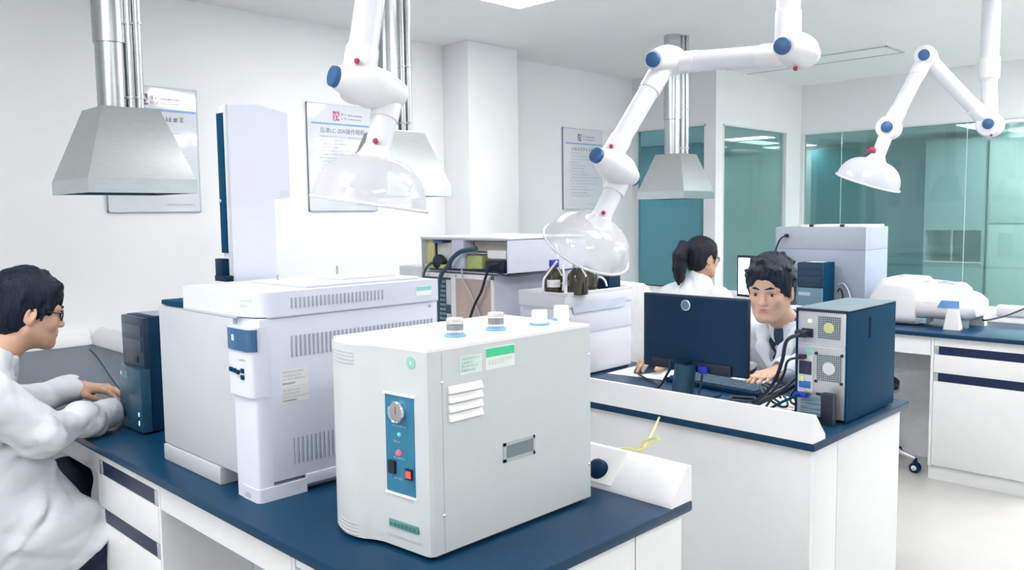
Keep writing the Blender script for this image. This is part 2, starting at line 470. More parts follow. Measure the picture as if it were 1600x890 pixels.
# slot diffuser of the air conditioning
va, vb, vc = (-3.95, 6.45), (-2.46, 6.86), None
t = thing('air_vent', 'long flat white air vent panel flush in the ceiling near the glass wall', 'vent', (-3.2, 6.66, ZC))
MB().box(-3.98, -2.45, 6.50, 6.515, ZC-.008, ZC).box(-3.98, -2.45, 6.845, 6.86, ZC-.008, ZC).box(-2.465, -2.45, 6.50, 6.86, ZC-.008, ZC).box(-3.98, -3.965, 6.50, 6.86, ZC-.008, ZC).build('frame', M('vent frame', (.55, .57, .58), .5), t)
MB().box(-3.965, -2.465, 6.515, 6.845, ZC-.004, ZC-.0005).build('panel', ceil_m, t)

# ------------------------------------------------------------------ the room beyond the glass
teal = M('teal wall board', (.045, .24, .275), .6, var=.05, scale=2)
teal2 = M('pale teal cabinet', (.40, .52, .52), .6, var=.04, scale=2)
pale = M('pale green wall', (.58, .65, .64), .7, var=.02, scale=2)
struct('wall_beyond', MB().box(-9.5, XE, 10.6, 10.7, 0, ZC), pale)
struct('wall_side', MB().box(-9.5, -9.4, Y1, 10.7, 0, ZC), pale)
struct('ceiling_beyond', MB().box(-9.5, XE, Y3+.07, 10.7, 2.30, 2.36).box(-9.5, XC-.07, Y1+.07, Y3+.07, 2.30, 2.36), pale)
tag(MB().box(-9.3, -5.55, 8.9, 9.0, 0, 2.29, .004).build('partition', teal, None, (-7.4, 8.95, 0)), 'dark teal partition board seen through the window on the left', 'partition')
tag(MB().box(-4.86, -3.33, 10.45, 10.58, 0, 2.235, .004).build('partition', teal, None, (-4.1, 10.5, 0)), 'dark teal board behind the glass, above the grey spectrometer', 'partition')
def reflection_panel(x, y, label, sx, sy):  # glowing panels added behind the glass in place of lamp reflections
    t = thing('light_panel', label, 'light', (x, y, 2.30), 0, 'panels added beyond the glass to stand for lamp reflections')
    MB().box(x-sx-.015, x+sx+.015, y-sy-.015, y+sy+.015, 2.292, 2.2995, .002).build('frame', lampf_m, t)
    MB().box(x-sx, x+sx, y-sy, y+sy, 2.288, 2.292).build('diffuser', lamp_m, t)
reflection_panel(-2.62, 9.45, 'added panel standing for a lamp reflection in the glass left of the folded right arm', .12, .32)
reflection_panel(-2.40, 10.35, 'added panel standing for a lamp reflection in the glass at the right edge', .14, .16)
reflection_panel(-4.85, 8.80, 'added panel standing for a lamp reflection in the narrow window by the corner pier', .26, .13)
reflection_panel(-4.95, 10.30, 'added panel standing for a lamp reflection in the glass just right of the corner post', .16, .14)
t = thing('fume_cabinet', 'pale green glazed fume cabinet behind the far right glass', 'cabinet', (-3.0, 10.3, 0))
MB().box(-3.31, -2.70, 10.0, 10.55, 0, .84).box(-3.31, -2.70, 10.0, 10.55, 1.22, 2.22).box(-3.31, -2.70, 10.5, 10.55, .84, 1.22).box(-3.31, -3.29, 10, 10.55, .84, 1.22).box(-2.72, -2.70, 10, 10.55, .84, 1.22).build('carcass', teal2, t)
MB().box(-3.30, -2.71, 9.985, 10.0, .86, .875).build('sill', M('sill white', (.8, .8, .72), .4), t)
MB().box(-3.02, -3.00, 9.985, 10.0, .875, 1.22).build('sash_bar', M('sash bar', (.4, .5, .48), .4), t)
for k, (x, r, hgt) in enumerate([(-3.2, .03, .07), (-3.13, .025, .05), (-3.06, .03, .06)]):
    pass
t2 = thing('tall_cabinet', 'pale tall storage cabinet seen through the glass at the right edge', 'cabinet', (-2.2, 10.3, 0))
MB().box(-2.68, -1.2, 10.05, 10.55, 0, 2.2, .005).build('carcass', M('storage pale', (.60, .70, .64), .5), t2)
for k in range(3):
    MB().box(-2.66+k*.485, -2.19+k*.485, 10.03, 10.05, .06, 1.28, .003).box(-2.66+k*.485, -2.19+k*.485, 10.03, 10.05, 1.30, 2.18, .003).build('door', M('storage door', (.64, .73, .68), .5), t2)
for i, (x, y) in enumerate([(-6.6, 7.7), (-1.5, 9.3)]):  # unseen area lamps added to brighten the room beyond
    L = bpy.data.lights.new('fill_beyond', 'AREA'); L.shape = 'RECTANGLE'; L.size = 1.2; L.size_y = .6; L.energy = NEXT_ROOM_WATTS
    o = bpy.data.objects.new('fill_beyond', L); COL.objects.link(o); o.location = (x, y, 2.28)

# ------------------------------------------------------------------ benches
XR = -1.007
ZT, ZB = .80, .776
def worktop(y0, y1, x0, x1, ledge_y, dirn, label, socket=None, wall_ledge=False):
    """dirn +1: ledge at y1 (sloping face to -Y); -1: ledge at y0 (sloping face to +Y)"""
    t = thing('worktop', label, 'worktop', ((x0+x1)/2, (y0+y1)/2, ZB))
    MB().box(x0, x1, y0, y1, ZB, ZT, .006).build('slab', black_top, t)
    if dirn > 0: poly = [(y1, ZT), (y1, ZT+.081), (y1-.016, ZT+.081), (y1-.080, ZT+.013), (y1-.080, ZT)]
    else: poly = [(y0, ZT), (y0, ZT+.081), (y0+.016, ZT+.081), (y0+.080, ZT+.013), (y0+.080, ZT)]
    MB().prism(poly, 'x', x0, x1-.004).build('service_ledge', M('ledge enamel', (.80, .81, .83), .35, var=.01), t)
    if wall_ledge:
        MB().prism([(x0, ZT), (x0, ZT+.085), (x0+.018, ZT+.085), (x0+.07, ZT+.013), (x0+.07, ZT)], 'y', y0+.0, y1-.081).build('wall_ledge', M('ledge enamel', (.80, .81, .83), .35), t)
    return t
w1 = worktop(.826, 1.595, XW+.002, XR, 1, 1, 'dark blue-black worktop of the front bench under the gas chromatograph', wall_ledge=True)
w2 = worktop(2.217, 2.956, XW+.002, XR, 0, -1, 'dark blue-black worktop of the middle bench under the computer')
w3 = worktop(4.676, 5.43, XW+.002, -.95, 1, 1, 'dark blue-black worktop of the rear bench below the glass wall')
# socket plate on the sloping face of ledge 1
sl = (Vector((0, .064, .068))).normalized(); nn = Vector((0, -.068, .064)).normalized()
p0 = Vector((-1.55, 1.515, ZT+.013))
pl = MB(); q = [p0+nn*.0, p0+Vector((.37, 0, 0)), p0+Vector((.37, 0, 0))+sl*.0925, p0+sl*.0925]
pl.sweep([[p+nn*.0 for p in q], [p+nn*.003 for p in q]])
pl.build('socket_plate', M('socket plate', (.86, .86, .85), .3), w1)

def handle_gap(parent, x0, x1, y, z0, z1, side=-1):
    """recessed dark channel with a bright block at each end; returns nothing"""
    h = MB().box(x0+.022, x1-.022, y, y+.025, z0, z1).build('handle_channel', slot_m, parent)
    for q in (x0, x1-.022): MB().box(q, q+.022, y-.002, y+.02, z0, z1, .002).build('end_block', M('end block', (.62, .66, .7), .25, .6), h)

def drawer_cabinet(x0, x1, yf, yb, label, zs=((.70, .742), (.555, .597)), plinth=True, top=ZB-.002):
    t = thing('drawer_cabinet', label, 'cabinet', ((x0+x1)/2, (yf+yb)/2, 0))
    b = MB().box(x0, x1, yf+.02, yb, .075, top).box(x0, x0+.014, yf, yf+.02, .075, top).box(x1-.014, x1, yf, yf+.02, .075, top)
    b.build('carcass', cab_m, t)
    MB().box(x0, x1, yf+.012, yb-.02, 0, .075).build('plinth', cab_m, t)
    zt = top
    a0, a1 = x0+.016, x1-.016
    MB().box(a0, a1, yf+.001, yf+.02, zs[0][1]+.001, top).build('top_rail', cab_m, t)
    d = MB().box(a0, a1, yf-.001, yf+.019, zs[1][1]+.002, zs[0][0]-.001, .0015).build('drawer', cab_m, t)
    handle_gap(t, a0, a1, yf+.002, zs[0][0], zs[0][1])
    d2 = MB().box(a0, a1, yf-.001, yf+.019, .08, zs[1][0]-.001, .0015).build('door', cab_m, t)
    handle_gap(t, a0, a1, yf+.002, zs[1][0], zs[1][1])
    return t
c1 = drawer_cabinet(-2.600, -2.145, .85, 1.40, 'white drawer cabinet under the front bench below the gas chromatograph')
c1b = drawer_cabinet(-1.49, -1.035, .85, 1.40, 'white drawer cabinet under the right end of the front bench')
t = thing('bench_carcass', 'white rails and back panels of the front bench knee spaces', 'bench frame', (-2.5, 1.2, 0))
MB().box(-2.143, -1.492, .85, .868, .698, ZB-.002).build('apron', cab_m, t)
MB().box(XW+.01, -2.602, .85, .868, .698, ZB-.002).build('apron', cab_m, t)
MB().box(-2.143, -1.492, 1.10, 1.115, 0, .70).build('back_panel', M('back panel grey', (.55, .60, .63), .5), t)
MB().box(XW+.01, -2.602, 1.38, 1.395, 0, ZB-.002).build('back_panel', M('back panel grey', (.55, .60, .63), .5), t)
MB().box(XW+.01, XR-.024, 1.56, 1.585, 0, ZB-.002).build('rear_panel', cab_m, t)
MB().box(-1.033, XR-.02, 1.405, 1.558, 0, ZB-.002).box(-1.033, -1.028, .86, 1.402, .0, ZB-.002).build('end_panel', cab_m, t)
# bench 2: closed white carcass towards the camera
t = thing('bench_carcass', 'white panelled carcass of the middle bench facing the front bench', 'bench frame', (-2.8, 2.6, 0))
MB().box(XW+.01, XR-.022, 2.245, 2.27, 0, ZB-.002).build('front_panel', cab_m, t)
MB().box(XR-.04, XR-.022, 2.271, 2.425, 0, ZB-.002, .0015).build('end_panel', cab_m, t)
MB().box(XR-.04, XR-.022, 2.428, 2.93, 0, ZB-.002, .0015).build('end_panel', cab_m, t)
MB().box(-3.2, XR-.04, 2.90, 2.918, .70, ZB-.002).build('apron', cab_m, t)
MB().box(XW+.01, XR-.05, 2.40, 2.415, 0, ZB-.002).build('back_panel', cab_m, t)
# bench 3
c3 = drawer_cabinet(-1.50, -.965, 4.70, 5.25, 'white drawer cabinet at the right edge under the white analyser', zs=((.684, .728), (.540, .584)))
c3b = drawer_cabinet(-3.95, -3.12, 4.70, 5.25, 'white drawer cabinet of the rear bench left of the seated man', zs=((.70, .742), (.54, .584)))
t = thing('bench_carcass', 'white apron and grey back panel of the rear bench knee space', 'bench frame', (-2.3, 5.1, 0))
MB().box(-3.118, -1.502, 4.70, 4.718, .675, ZB-.002).build('apron', cab_m, t)
MB().box(-3.118, -1.502, 5.10, 5.115, 0, .70).build('back_panel', M('back panel pale', (.86, .88, .90), .45), t)
MB().box(XW+.01, -.97, 5.39, 5.41, 0, ZB-.002).build('rear_panel', cab_m, t)

# ------------------------------------------------------------------ posters on the left wall
def poster(y0, y1, label, seed, title=None, logo_red=(.42, .03, .12), rows=14):
    z0, z1 = 1.492, 2.182
    x = XW
    t = thing('poster', label, 'poster', (x, (y0+y1)/2, z0), 0)
    MB().box(x+.001, x+.016, y0, y1, z0, z1, .004).build('board', M('poster acrylic', (.70, .73, .80), .08, coat=.6, var=.01), t)
    fm = M('poster edge', (.58, .62, .69), .3)
    e = MB()
    for a in ((y0, y0+.006, z0, z1), (y1-.006, y1, z0, z1), (y0, y1, z1-.006, z1), (y0, y1, z0, z0+.006)): e.box(x+.001, x+.018, *a)
    e.build('edging', fm, t)
    MB().box(x+.016, x+.0166, y0+.03, y1-.01, z1-.135, z1-.122).build('header_line', M('poster blue line', (.22, .40, .66), .4), t)
    nx, ay, az = Vector((1, 0, 0)), Vector((0, 1, 0)), Vector((0, 0, 1))
    lm = M('poster logo %d' % seed, logo_red, .4)
    ly = y0+(y1-y0)*.365; lz = z1-.105
    lg = MB().box(x+.0162, x+.0168, ly, ly+.048, lz, lz+.06)
    lo = lg.build('logo', lm, t)
    wm = MB()
    for (a, b, c, d) in ((.10, .12, .30, .22), (.36, .10, .46, .5), (.12, .62, .40, .72), (.55, .55, .64, .92), (.70, .2, .9, .3), (.2, .36, .3, .56)):
        wm.box(x+.0168, x+.0172, ly+a*.048, ly+c*.048, lz+b*.06, lz+d*.06)
    wm.prism([(ly+.02, lz+.06), (ly+.026, lz+.06), (ly+.048, lz+.02), (ly+.048, lz+.01)], 'x', x+.0168, x+.0172)
    wm.build('logo_strokes', M('logo white', (.85, .8, .83), .5), lo)
    gray = M('poster print grey', (.30, .32, .36), .6); dark = M('poster print dark', (.14, .17, .22), .6)
    pr = MB()
    glyphs(pr, (x+.0162, ly+.062, lz+.034), ay, az, nx, 2, .020, seed); glyphs(pr, (x+.0162, ly+.062, lz+.006), ay, az, nx, 2, .020, seed+1)
    rnd = random.Random(seed)
    for k in range(14): pr.box(x+.016, x+.0164, ly+.115+k*.008, ly+.115+k*.008+.0055, lz+.034, lz+.034+rnd.choice((.009, .012)))
    for k in range(12): pr.box(x+.016, x+.0164, ly+.115+k*.009, ly+.115+k*.009+.006, lz+.010, lz+.010+rnd.choice((.007, .009)))
    # body lines
    zz = z1-.215
    for r in range(rows):
        st = y0+(y1-y0)*(.20 if r % 3 else .16); n = int((y1-y0)*(.70 if rnd.random() < .6 else rnd.uniform(.25, .55))/.0125)
        glyphs(pr, (x+.0162, st, zz), ay, az, nx, n, .0105, seed*50+r, skip=.07)
        zz -= (z1-z0-.30)/rows
    glyphs(pr, (x+.0162, y1-(y1-y0)*.40, z0+.035), ay, az, nx, 14, .010, seed*77)
    pr.build('print', gray, t)
    if title: text_mesh(title, .038, (x+.0166, y0+(y1-y0)*.17, z1-.185), ay, az, dark, t, 'title')
    else: glyphs(MB(), (0, 0, 0), ay, az, nx, 1, .03, 1); glyphs_t = glyphs(MB(), (x+.0164, y0+(y1-y0)*.20, z1-.190), ay, az, nx, 9, .032, seed*3); glyphs_t.build('title', dark, t)
    return t
poster(1.652, 2.165, 'framed notice on the wall behind the leftmost steel hood', 3, None, (.22, .05, .15), 9)
poster(2.882, 3.41, 'framed notice with pink square logo behind the nearest white arm', 5, '岛津LC-20A操作规程', (.50, .10, .26), 17)
poster(5.346, 5.87, 'framed notice beside the green window, right of the pillar', 8, None, (.20, .12, .26), 15)

# ------------------------------------------------------------------ stainless hoods with duct
def steel_hood(x, y):
    t = thing('exhaust_hood', 'x', 'exhaust hood', (x, y, 1.55), 0, 'square steel canopy hoods over the benches')
    s, tp, zb, zr, zt = .19, .103, 1.55, 1.603, 1.858
    def sq(h, z): return [(x-h, y-h, z), (x+h, y-h, z), (x+h, y+h, z), (x-h, y+h, z)]
    # closed shell: outside up, inside down
    MB().sweep([sq(s, zb), sq(s, zr), sq(tp, zt), sq(tp-.002, zt+.002)], caps=False).add(sq(tp-.002, zt+.002), [[0, 1, 2, 3]]).build('canopy', steel_m, t, angle=20)
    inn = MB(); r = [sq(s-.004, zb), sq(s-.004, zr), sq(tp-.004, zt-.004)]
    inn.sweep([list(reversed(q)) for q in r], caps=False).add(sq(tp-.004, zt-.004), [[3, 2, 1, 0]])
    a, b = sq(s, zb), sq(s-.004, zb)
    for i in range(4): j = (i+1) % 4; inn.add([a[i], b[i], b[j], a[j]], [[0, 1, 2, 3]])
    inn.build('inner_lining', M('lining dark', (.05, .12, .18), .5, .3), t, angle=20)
    rim = MB()
    for q in ((x-s-.003, x+s+.003, y-s-.003, y-s), (x-s-.003, x+s+.003, y+s, y+s+.003), (x-s-.003, x-s, y-s, y+s), (x+s, x+s+.003, y-s, y+s)): rim.box(*q, zb-.002, zr-.004)
    rim.build('rim_band', M('rim steel', (.50, .55, .57), .28, .9, stretch=(1, 1, 8)), t)
    # duct bundle: one round duct and two slim pipes, in a line across the view
    e = Vector((.71, .70, 0)); c = Vector((x, y, 0))
    d0 = c-e*.026
    MB().cyl(d0+Vector((0, 0, zt-.01)), d0+Vector((0, 0, 2.10)), .055, n=32).build('duct', duct_m, t)
    MB().lathe([(.055, 0), (.0605, .002), (.0605, ZC-2.10)], d0+Vector((0, 0, 2.10)), (0, 0, 1), 32).build('duct_sleeve', duct_m, t)
    for k, off in enumerate((.045, .075)):
        pc = c+e*off-Vector((-.7, .7, 0))*.0
        p = MB().cyl(pc+Vector((0, 0, zt-.01)), pc+Vector((0, 0, ZC)), .0165-.003*k, n=18).build('slim_pipe', duct_m, t)
        for zz in (1.90, 2.17): MB().cyl(pc+Vector((0, 0, zz)), pc+Vector((0, 0, zz+.008)), .020-.003*k, n=18).build('clamp', steel_m, p)
    return t
h1 = steel_hood(-3.24, 1.21)
h1['label'] = 'steel canopy hood nearest the camera, left, before a notice'
h2 = copy_tree(h1, Matrix.Translation((-.045, 1.305, 0)), 'steel canopy hood partly hidden behind the nearest white arm')
h3 = copy_tree(h1, Matrix.Translation((-.08, 3.80, 0)), 'steel canopy hood hanging in front of the green window')

# ------------------------------------------------------------------ jointed extraction arms
def frustum_sleeve(mb, a, b, r, L):
    a, b = Vector(a), Vector(b); d = (b-a).normalized()
    mb.lathe([(r*.9, -.02), (r, 0), (r, L*.85), (r*.985, L), (r*.9, L+.002)], a, d, 28)
def img_dir(u, v, dx, dy, away):
    """direction leaning (dx, dy) across the view and 'away' degrees off it"""
    k = (un(u, v, d=1.0)-EYE).normalized(); s = (R2*dx-U2*dy); s = (s-k*s.dot(k)).normalized(); a = math.radians(away)
    return s*math.cos(a)+k*math.sin(a)
def dome(parent, neck, axis, R, Hh, mat):
    """bell hood: neck point, axis pointing from neck to the mouth"""
    ax = Vector(axis).normalized(); prof_o, prof_i = [], []
    for i in range(15):
        q = i/14; th = q*math.pi/2
        prof_o.append((.036+(R-.036)*math.sin(th)**.92, Hh*(1-math.cos(th))))
    prof_o += [(R+.008, Hh), (R+.009, Hh+.004), (R+.004, Hh+.006)]
    inner = [(r-.0035, t+.0005) for r, t in reversed(prof_o[:15])]
    d = MB().lathe(prof_o+[(R-.002, Hh+.006)]+inner, neck, ax, 48, caps=False).build('hood_dome', mat, parent, angle=60)
    MB().lathe([(R+.004+.0045*math.cos(k*math.tau/10), Hh+.003+.0045*math.sin(k*math.tau/10)) for k in range(11)], neck, ax, 48, caps=False).build('rim', M('dome rim', (.80, .81, .83), .25), d)
    MB().lathe([(.034, -.03), (.042, -.012), (.052, 0), (.058, .007), (.052, .012), (.036, .012)], neck, ax, 32).build('neck_ring', armw, parent)
    return d
def knuckle(parent, a, b, rmid, rend, caps=(1, 0), label=None):
    a, b = Vector(a), Vector(b); L = (b-a).length; ax = (b-a).normalized()
    k = MB().lathe([(rend*.7, 0), (rend, .004), (rmid*.93, L*.34), (rmid, L*.47), (rmid*.985, L*.495), (rmid*.985, L*.505), (rmid, L*.53), (rmid*.95, L*.7), (rend*1.05, L-.004), (rend*.7, L)], a, ax, 36).build('joint', armw, parent)
    if caps[0]: MB().lathe([(.022, -.013), (.0265, -.011), (.028, 0), (.028, .006)], a, ax, 28).build('blue_cap', blue_cap, k)
    if caps[1]: MB().lathe([(.028, -.006), (.028, 0), (.0265, .011), (.022, .013)], b, ax, 28).build('blue_cap', blue_cap, k)
    return k
def red_knob(parent, base, c, r=.0078):
    c = Vector(c); d = (EYE-c).normalized()
    k = MB().lathe([(r*1.0, -.03), (r, .004), (r*.8, .009), (r*.3, .011)], c, d, 16).build('red_knob', red_m, base)
milky = glassy('milky clear plastic', (.98, .99, 1.0), .34, (.97, .97, .98), .05, .06)
milky2 = glassy('opal plastic', (.9, .92, .96), .80, (.82, .84, .92), .06, .10)

# arm A (nearest)
A_c = un(562, 115, d=2.20); A_u = un(578, 0, d=2.27); A_j1 = A_c+(A_u-A_c)*2.6
t = thing('extraction_arm', 'white jointed extraction arm nearest the camera, clear dome over the gas chromatograph', 'extraction arm', (A_j1.x, A_j1.y, ZC), 0, 'white jointed extraction arms')
Ka, Kb = un(524, 120, d=2.14), un(629, 151, d=2.27)
k = knuckle(t, Ka, Kb, .056, .032, (1, 0))
MB().cyl(A_j1, Vector((A_j1.x, A_j1.y, ZC)), .046).build('ceiling_tube', arm_tube_m, t)
MB().lathe([(.07, 0), (.09, .01), (.09, .03)], (A_j1.x, A_j1.y, ZC-.03), (0, 0, 1)).build('ceiling_flange', armw, t)
kj = knuckle(t, A_j1-Vector((.05, .05, 0)), A_j1+Vector((.05, .05, 0)), .062, .04, (1, 0))
MB().cyl(A_j1, A_c, .0400).build('tube', arm_tube_m, t)
sm = MB(); frustum_sleeve(sm, un(557, 142, d=2.19), A_u, .0450, .125); sl_ = sm.build('sleeve', armw, t); red_knob(t, sl_, un(557.5, 95, d=2.15))
L0, L1 = un(606, 160, d=2.25), un(587, 245, d=2.20)
sm = MB(); frustum_sleeve(sm, L0, L1, .0385, .055); sm.build('sleeve', armw, t)
tb = MB().cyl(L0, L1, .0345).build('tube', arm_tube_m, t); red_knob(t, tb, un(586.5, 220, d=2.165))
dome(t, L1, img_dir(587, 245, -.13, .99, -3), .150, .122, milky)

# arm B (long one across the top)
B1 = un(1241, 74, d=2.74); Bt = Vector((un(1231, 0, d=2.74)))
t = thing('extraction_arm', 'long white extraction arm reaching from the ceiling to the brown bottles', 'extraction arm', (Bt.x, Bt.y, ZC), 0, 'white jointed extraction arms')
bx = un(1231, 60, d=2.76)
MB().cyl(bx, Vector((bx.x, bx.y, ZC)), .0385).build('ceiling_tube', arm_tube_m, t)
MB().lathe([(.07, 0), (.09, .01), (.09, .03)], (bx.x, bx.y, ZC-.03), (0, 0, 1)).build('ceiling_flange', armw, t)
sm = MB(); frustum_sleeve(sm, un(1231, 75, d=2.76), Vector((bx.x, bx.y, ZC)), .0425, .12); sm.build('sleeve', armw, t)
Ka, Kb = un(1223, 72, d=2.66), un(1266, 86, d=2.84)
k1 = knuckle(t, Ka, Kb, .060, .036, (1, 0)); red_knob(t, k1, un(1243, 107, d=2.72)); red_knob(t, k1, un(1270, 78, d=2.80))
Tb0, Tb1 = un(1222, 86, d=2.75), un(1070, 97, d=3.06)
MB().cyl(Tb0, Tb1, .0365).build('tube', arm_tube_m, t)
for q in ((Tb1, Tb0, .0395, .06), (Tb0, Tb1, .0405, .08)): sm = MB(); frustum_sleeve(sm, *q); sm.build('sleeve', armw, t)
Ka, Kb = un(1021, 93, d=3.00), un(1064, 97, d=3.16)
k2 = knuckle(t, Ka, Kb, .058, .036, (1, 0))
F0, F1 = un(1034, 108, d=3.06), un(955, 243, d=2.98)
MB().cyl(F0, F1, .0365).build('tube', arm_tube_m, t)
sm = MB(); frustum_sleeve(sm, F0, F1, .0405, .10); sm.build('sleeve', armw, t)
sm = MB(); frustum_sleeve(sm, F1, F0, .0405, .075); s_ = sm.build('sleeve', armw, t); red_knob(t, s_, un(955, 228, d=2.94))
Ka, Kb = un(933, 243, d=2.90), un(989, 278, d=3.06)
k3 = knuckle(t, Ka, Kb, .058, .030, (1, 1))
L0, L1 = un(968, 280, d=3.03), un(936, 346, d=2.98)
sm = MB(); frustum_sleeve(sm, L0, L1, .0405, .06); sm.build('sleeve', armw, t)
tb = MB().cyl(L0, L1, .0355).build('tube', arm_tube_m, t); red_knob(t, tb, un(943, 332, d=2.945))
dome(t, L1, img_dir(936, 346, -.44, .90, 22), .163, .112, milky)

# arm C (far right)
C1 = un(1547, 195, d=4.5); C2 = un(1447, 89, d=4.42); C3 = un(1389, 200, d=4.3); Cn = un(1369, 250, d=4.24)
t = thing('extraction_arm', 'folded white extraction arm at the far right with an opal dome', 'extraction arm', (C1.x, C1.y, ZC), 0, 'white jointed extraction arms')
cz = un(1545, 120, d=4.5)
MB().cyl(C1, Vector((cz.x, cz.y, cz.z)), .040).build('ceiling_tube', arm_tube_m, t)
MB().cyl(cz-Vector((0, 0, .02)), Vector((cz.x, cz.y, ZC)), .046).build('outer_tube', arm_tube_m, t)
MB().cyl(cz-Vector((0, 0, .01)), cz+Vector((0, 0, .10)), .0535).build('collar', armw, t)
for nm, P_, rm in (('j1', C1, .066), ('j2', C2, .056), ('j3', C3, .060)):
    v = (EYE-P_).normalized(); v = Vector((v.x, v.y, 0)).normalized(); v = (v+Vector((-.12, -.09, 0))).normalized()
    kk = MB().lathe([(.03, -.07), (rm*.95, -.062), (rm, -.02), (rm, .045), (rm*.9, .066), (.03, .07)], P_, v, 36).build('joint', armw, t)
    MB().lathe([(.028, .066), (.028, .082), (.02, .087)], P_, v, 24).build('blue_cap', blue_cap, kk)
    if nm == 'j1': red_knob(t, kk, un(1549, 211, d=4.42))
MB().cyl(C1, C2, .0385).build('tube', arm_tube_m, t)
MB().cyl(C2, C3, .0385).build('tube', arm_tube_m, t)
for q in ((C2, C3, .043, .14), (C3, C2, .043, .12), (C1, C2, .044, .14)): sm = MB(); frustum_sleeve(sm, *q); sm.build('sleeve', armw, t)
tb = MB().cyl(C3, Cn, .034).build('tube', arm_tube_m, t); red_knob(t, tb, un(1363, 234, d=4.22), .016)
MB().lathe([(.01, -.02), (.01, .02)], un(1362, 236, d=4.24), (1, 0, 0), 12).build('knob_stem', red_m, tb)
dome(t, Cn, img_dir(1368, 252, -.36, .93, 4), .156, .115, milky2)

# ================================================================== FRONT BENCH
# gas chromatograph
t = thing('gas_chromatograph', 'large white gas chromatograph with slotted side on the front bench', 'instrument', (-1.98, 1.18, ZT))
GX0, GX1, GY0, GY1 = -2.243, -1.716, .909, 1.448
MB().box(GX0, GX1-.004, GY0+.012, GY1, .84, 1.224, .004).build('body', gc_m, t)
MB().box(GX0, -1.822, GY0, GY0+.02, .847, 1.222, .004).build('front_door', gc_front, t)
MB().prism([(-1.822, GY0-.012), (-1.728, GY0-.012), (-1.718, GY0-.003), (-1.718, GY0+.030), (-1.822, GY0+.030)], 'z', 1.046, 1.206).build('control_head', gc_m, t)
MB().prism([(-1.818, GY0-.004), (-1.728, GY0-.004), (-1.7198, GY0+.003), (-1.7198, GY0+.035), (-1.818, GY0+.035)], 'z', .80, 1.046).build('front_post', gc_m, t)
MB().prism([(-1.79, GY0-.006), (-1.726, GY0-.006), (-1.7165, GY0+.003), (-1.7165, GY0+.12), (-1.79, GY0+.12)], 'z', .80, .832).build('foot', gc_m, t)
MB().box(-1.735, -1.7165, GY0+.12, GY1, .817, .842, .002).build('side_skirt', gc_m, t)
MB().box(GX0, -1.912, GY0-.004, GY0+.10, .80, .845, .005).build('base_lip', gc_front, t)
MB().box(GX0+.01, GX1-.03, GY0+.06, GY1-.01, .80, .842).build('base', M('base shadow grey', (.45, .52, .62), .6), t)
MB().box(-1.781, -1.753, GY0-.0062, GY0-.004, .806, .818, .001).build('badge', M('badge grey', (.45, .50, .56), .4), t)
# display and keys
s_ = MB().prism([(-1.818, GY0-.016), (-1.728, GY0-.016), (-1.716, GY0-.005), (-1.716, GY0+.004), (-1.818, GY0+.004)], 'z', 1.152, 1.202).build('display', M('display blue', (.02, .10, .24), .18, coat=.4), t)
MB().box(-1.795, -1.788, GY0-.0175, GY0-.016, 1.174, 1.187).build('lit_segment', M('lcd cyan', (.3, .8, .8), .4, emit=((.35, .95, .95), .8)), s_)
for i, (kx, kz) in enumerate([(-1.812, 1.104), (-1.794, 1.103), (-1.778, 1.101), (-1.757, 1.106), (-1.757, 1.091)]):
    MB().box(kx-.006, kx+.006, GY0-.0165, GY0-.011, kz-.005, kz+.005, .001).build('key', navy2, t)
pm = MB(); glyphs(pm, (-1.775, GY0-.0125, 1.128), (1, 0, 0), (0, 0, 1), (0, -1, 0), 5, .006, 4); pm.build('key_legend', gray_m, t)
# cover
MB().prism([(-2.085, GY0), (-1.797, GY0), (-1.742, GY0+.012), (GX1, GY0+.036), (GX1, GY1), (-2.085, GY1)], 'z', 1.227, 1.2835).build('top_cover', gc_m, t)
MB().box(GX1-.001, GX1+.0004, GY0+.03, GY1, 1.2245, 1.2275).box(-2.085, -1.80, GY0-.0004, GY0+.01, 1.222, 1.2275).build('cover_seam', seam_m, t)
MB().box(-2.235, -2.087, GY0+.005, GY1-.01, 1.225, 1.238, .003).build('left_tray', navy2, t)
MB().box(-2.205, -2.12, GY0+.10, GY0+.30, 1.238, 1.265, .004).build('tray_unit', M('tray unit dark', (.03, .08, .13), .3), t)
MB().box(-2.03, -1.76, GY0+.16, GY1-.03, 1.2835, 1.2905, .004).build('oven_lid', gc_m, t)
MB().box(-1.95, -1.82, GY0+.30, GY1-.06, 1.2905, 1.296, .003).build('injector_cover', gc_m, t)
cu = MB(); px = un(527, 428, x=-1.93); cu.tube([px, px+Vector((0, 0, .022))], .003, smooth_pts=False)
px2 = un(434, 437, x=-1.97); cu.tube([Vector((px2.x, px2.y, 1.285)), Vector((px2.x, px2.y, 1.30)), Vector((px2.x+.004, px2.y, 1.303))], .002, smooth_pts=False)
cu.build('gas_fitting', M('fitting steel', (.4, .43, .45), .3, .8), t)
# slots: three rows in the side
def slots(y0, y1, n, z0, z1, name):
    b = MB()
    for i in range(n):
        y = y0+(y1-y0)*i/(n-1); b.box(GX1-.0055, GX1-.0032, y-.0028, y+.0028, z0, z1)
    return b
fx = M('slot lip', (.68, .70, .78), .5)
def slot_row(y0, y1, n, z0, z1, xs):
    b = MB(); l = MB()
    for i in range(n):
        y = y0+(y1-y0)*i/(n-1)
        b.box(xs-.003, xs+.0006, y-.0022, y+.0022, z0, z1)
        l.box(xs-.002, xs+.0022, y+.0024, y+.0042, z0, z1)
    s = b.build('vent_slots', vent_m, t); s['kind'] = 'stuff'
    u = l.build('slot_ribs', fx, s); u['kind'] = 'stuff'
slot_row(1.003, 1.262, 24, 1.243, 1.268, GX1)
slot_row(1.002, 1.425, 37, 1.128, 1.178, GX1-.004)
slot_row(1.000, 1.425, 37, .872, .935, GX1-.004)
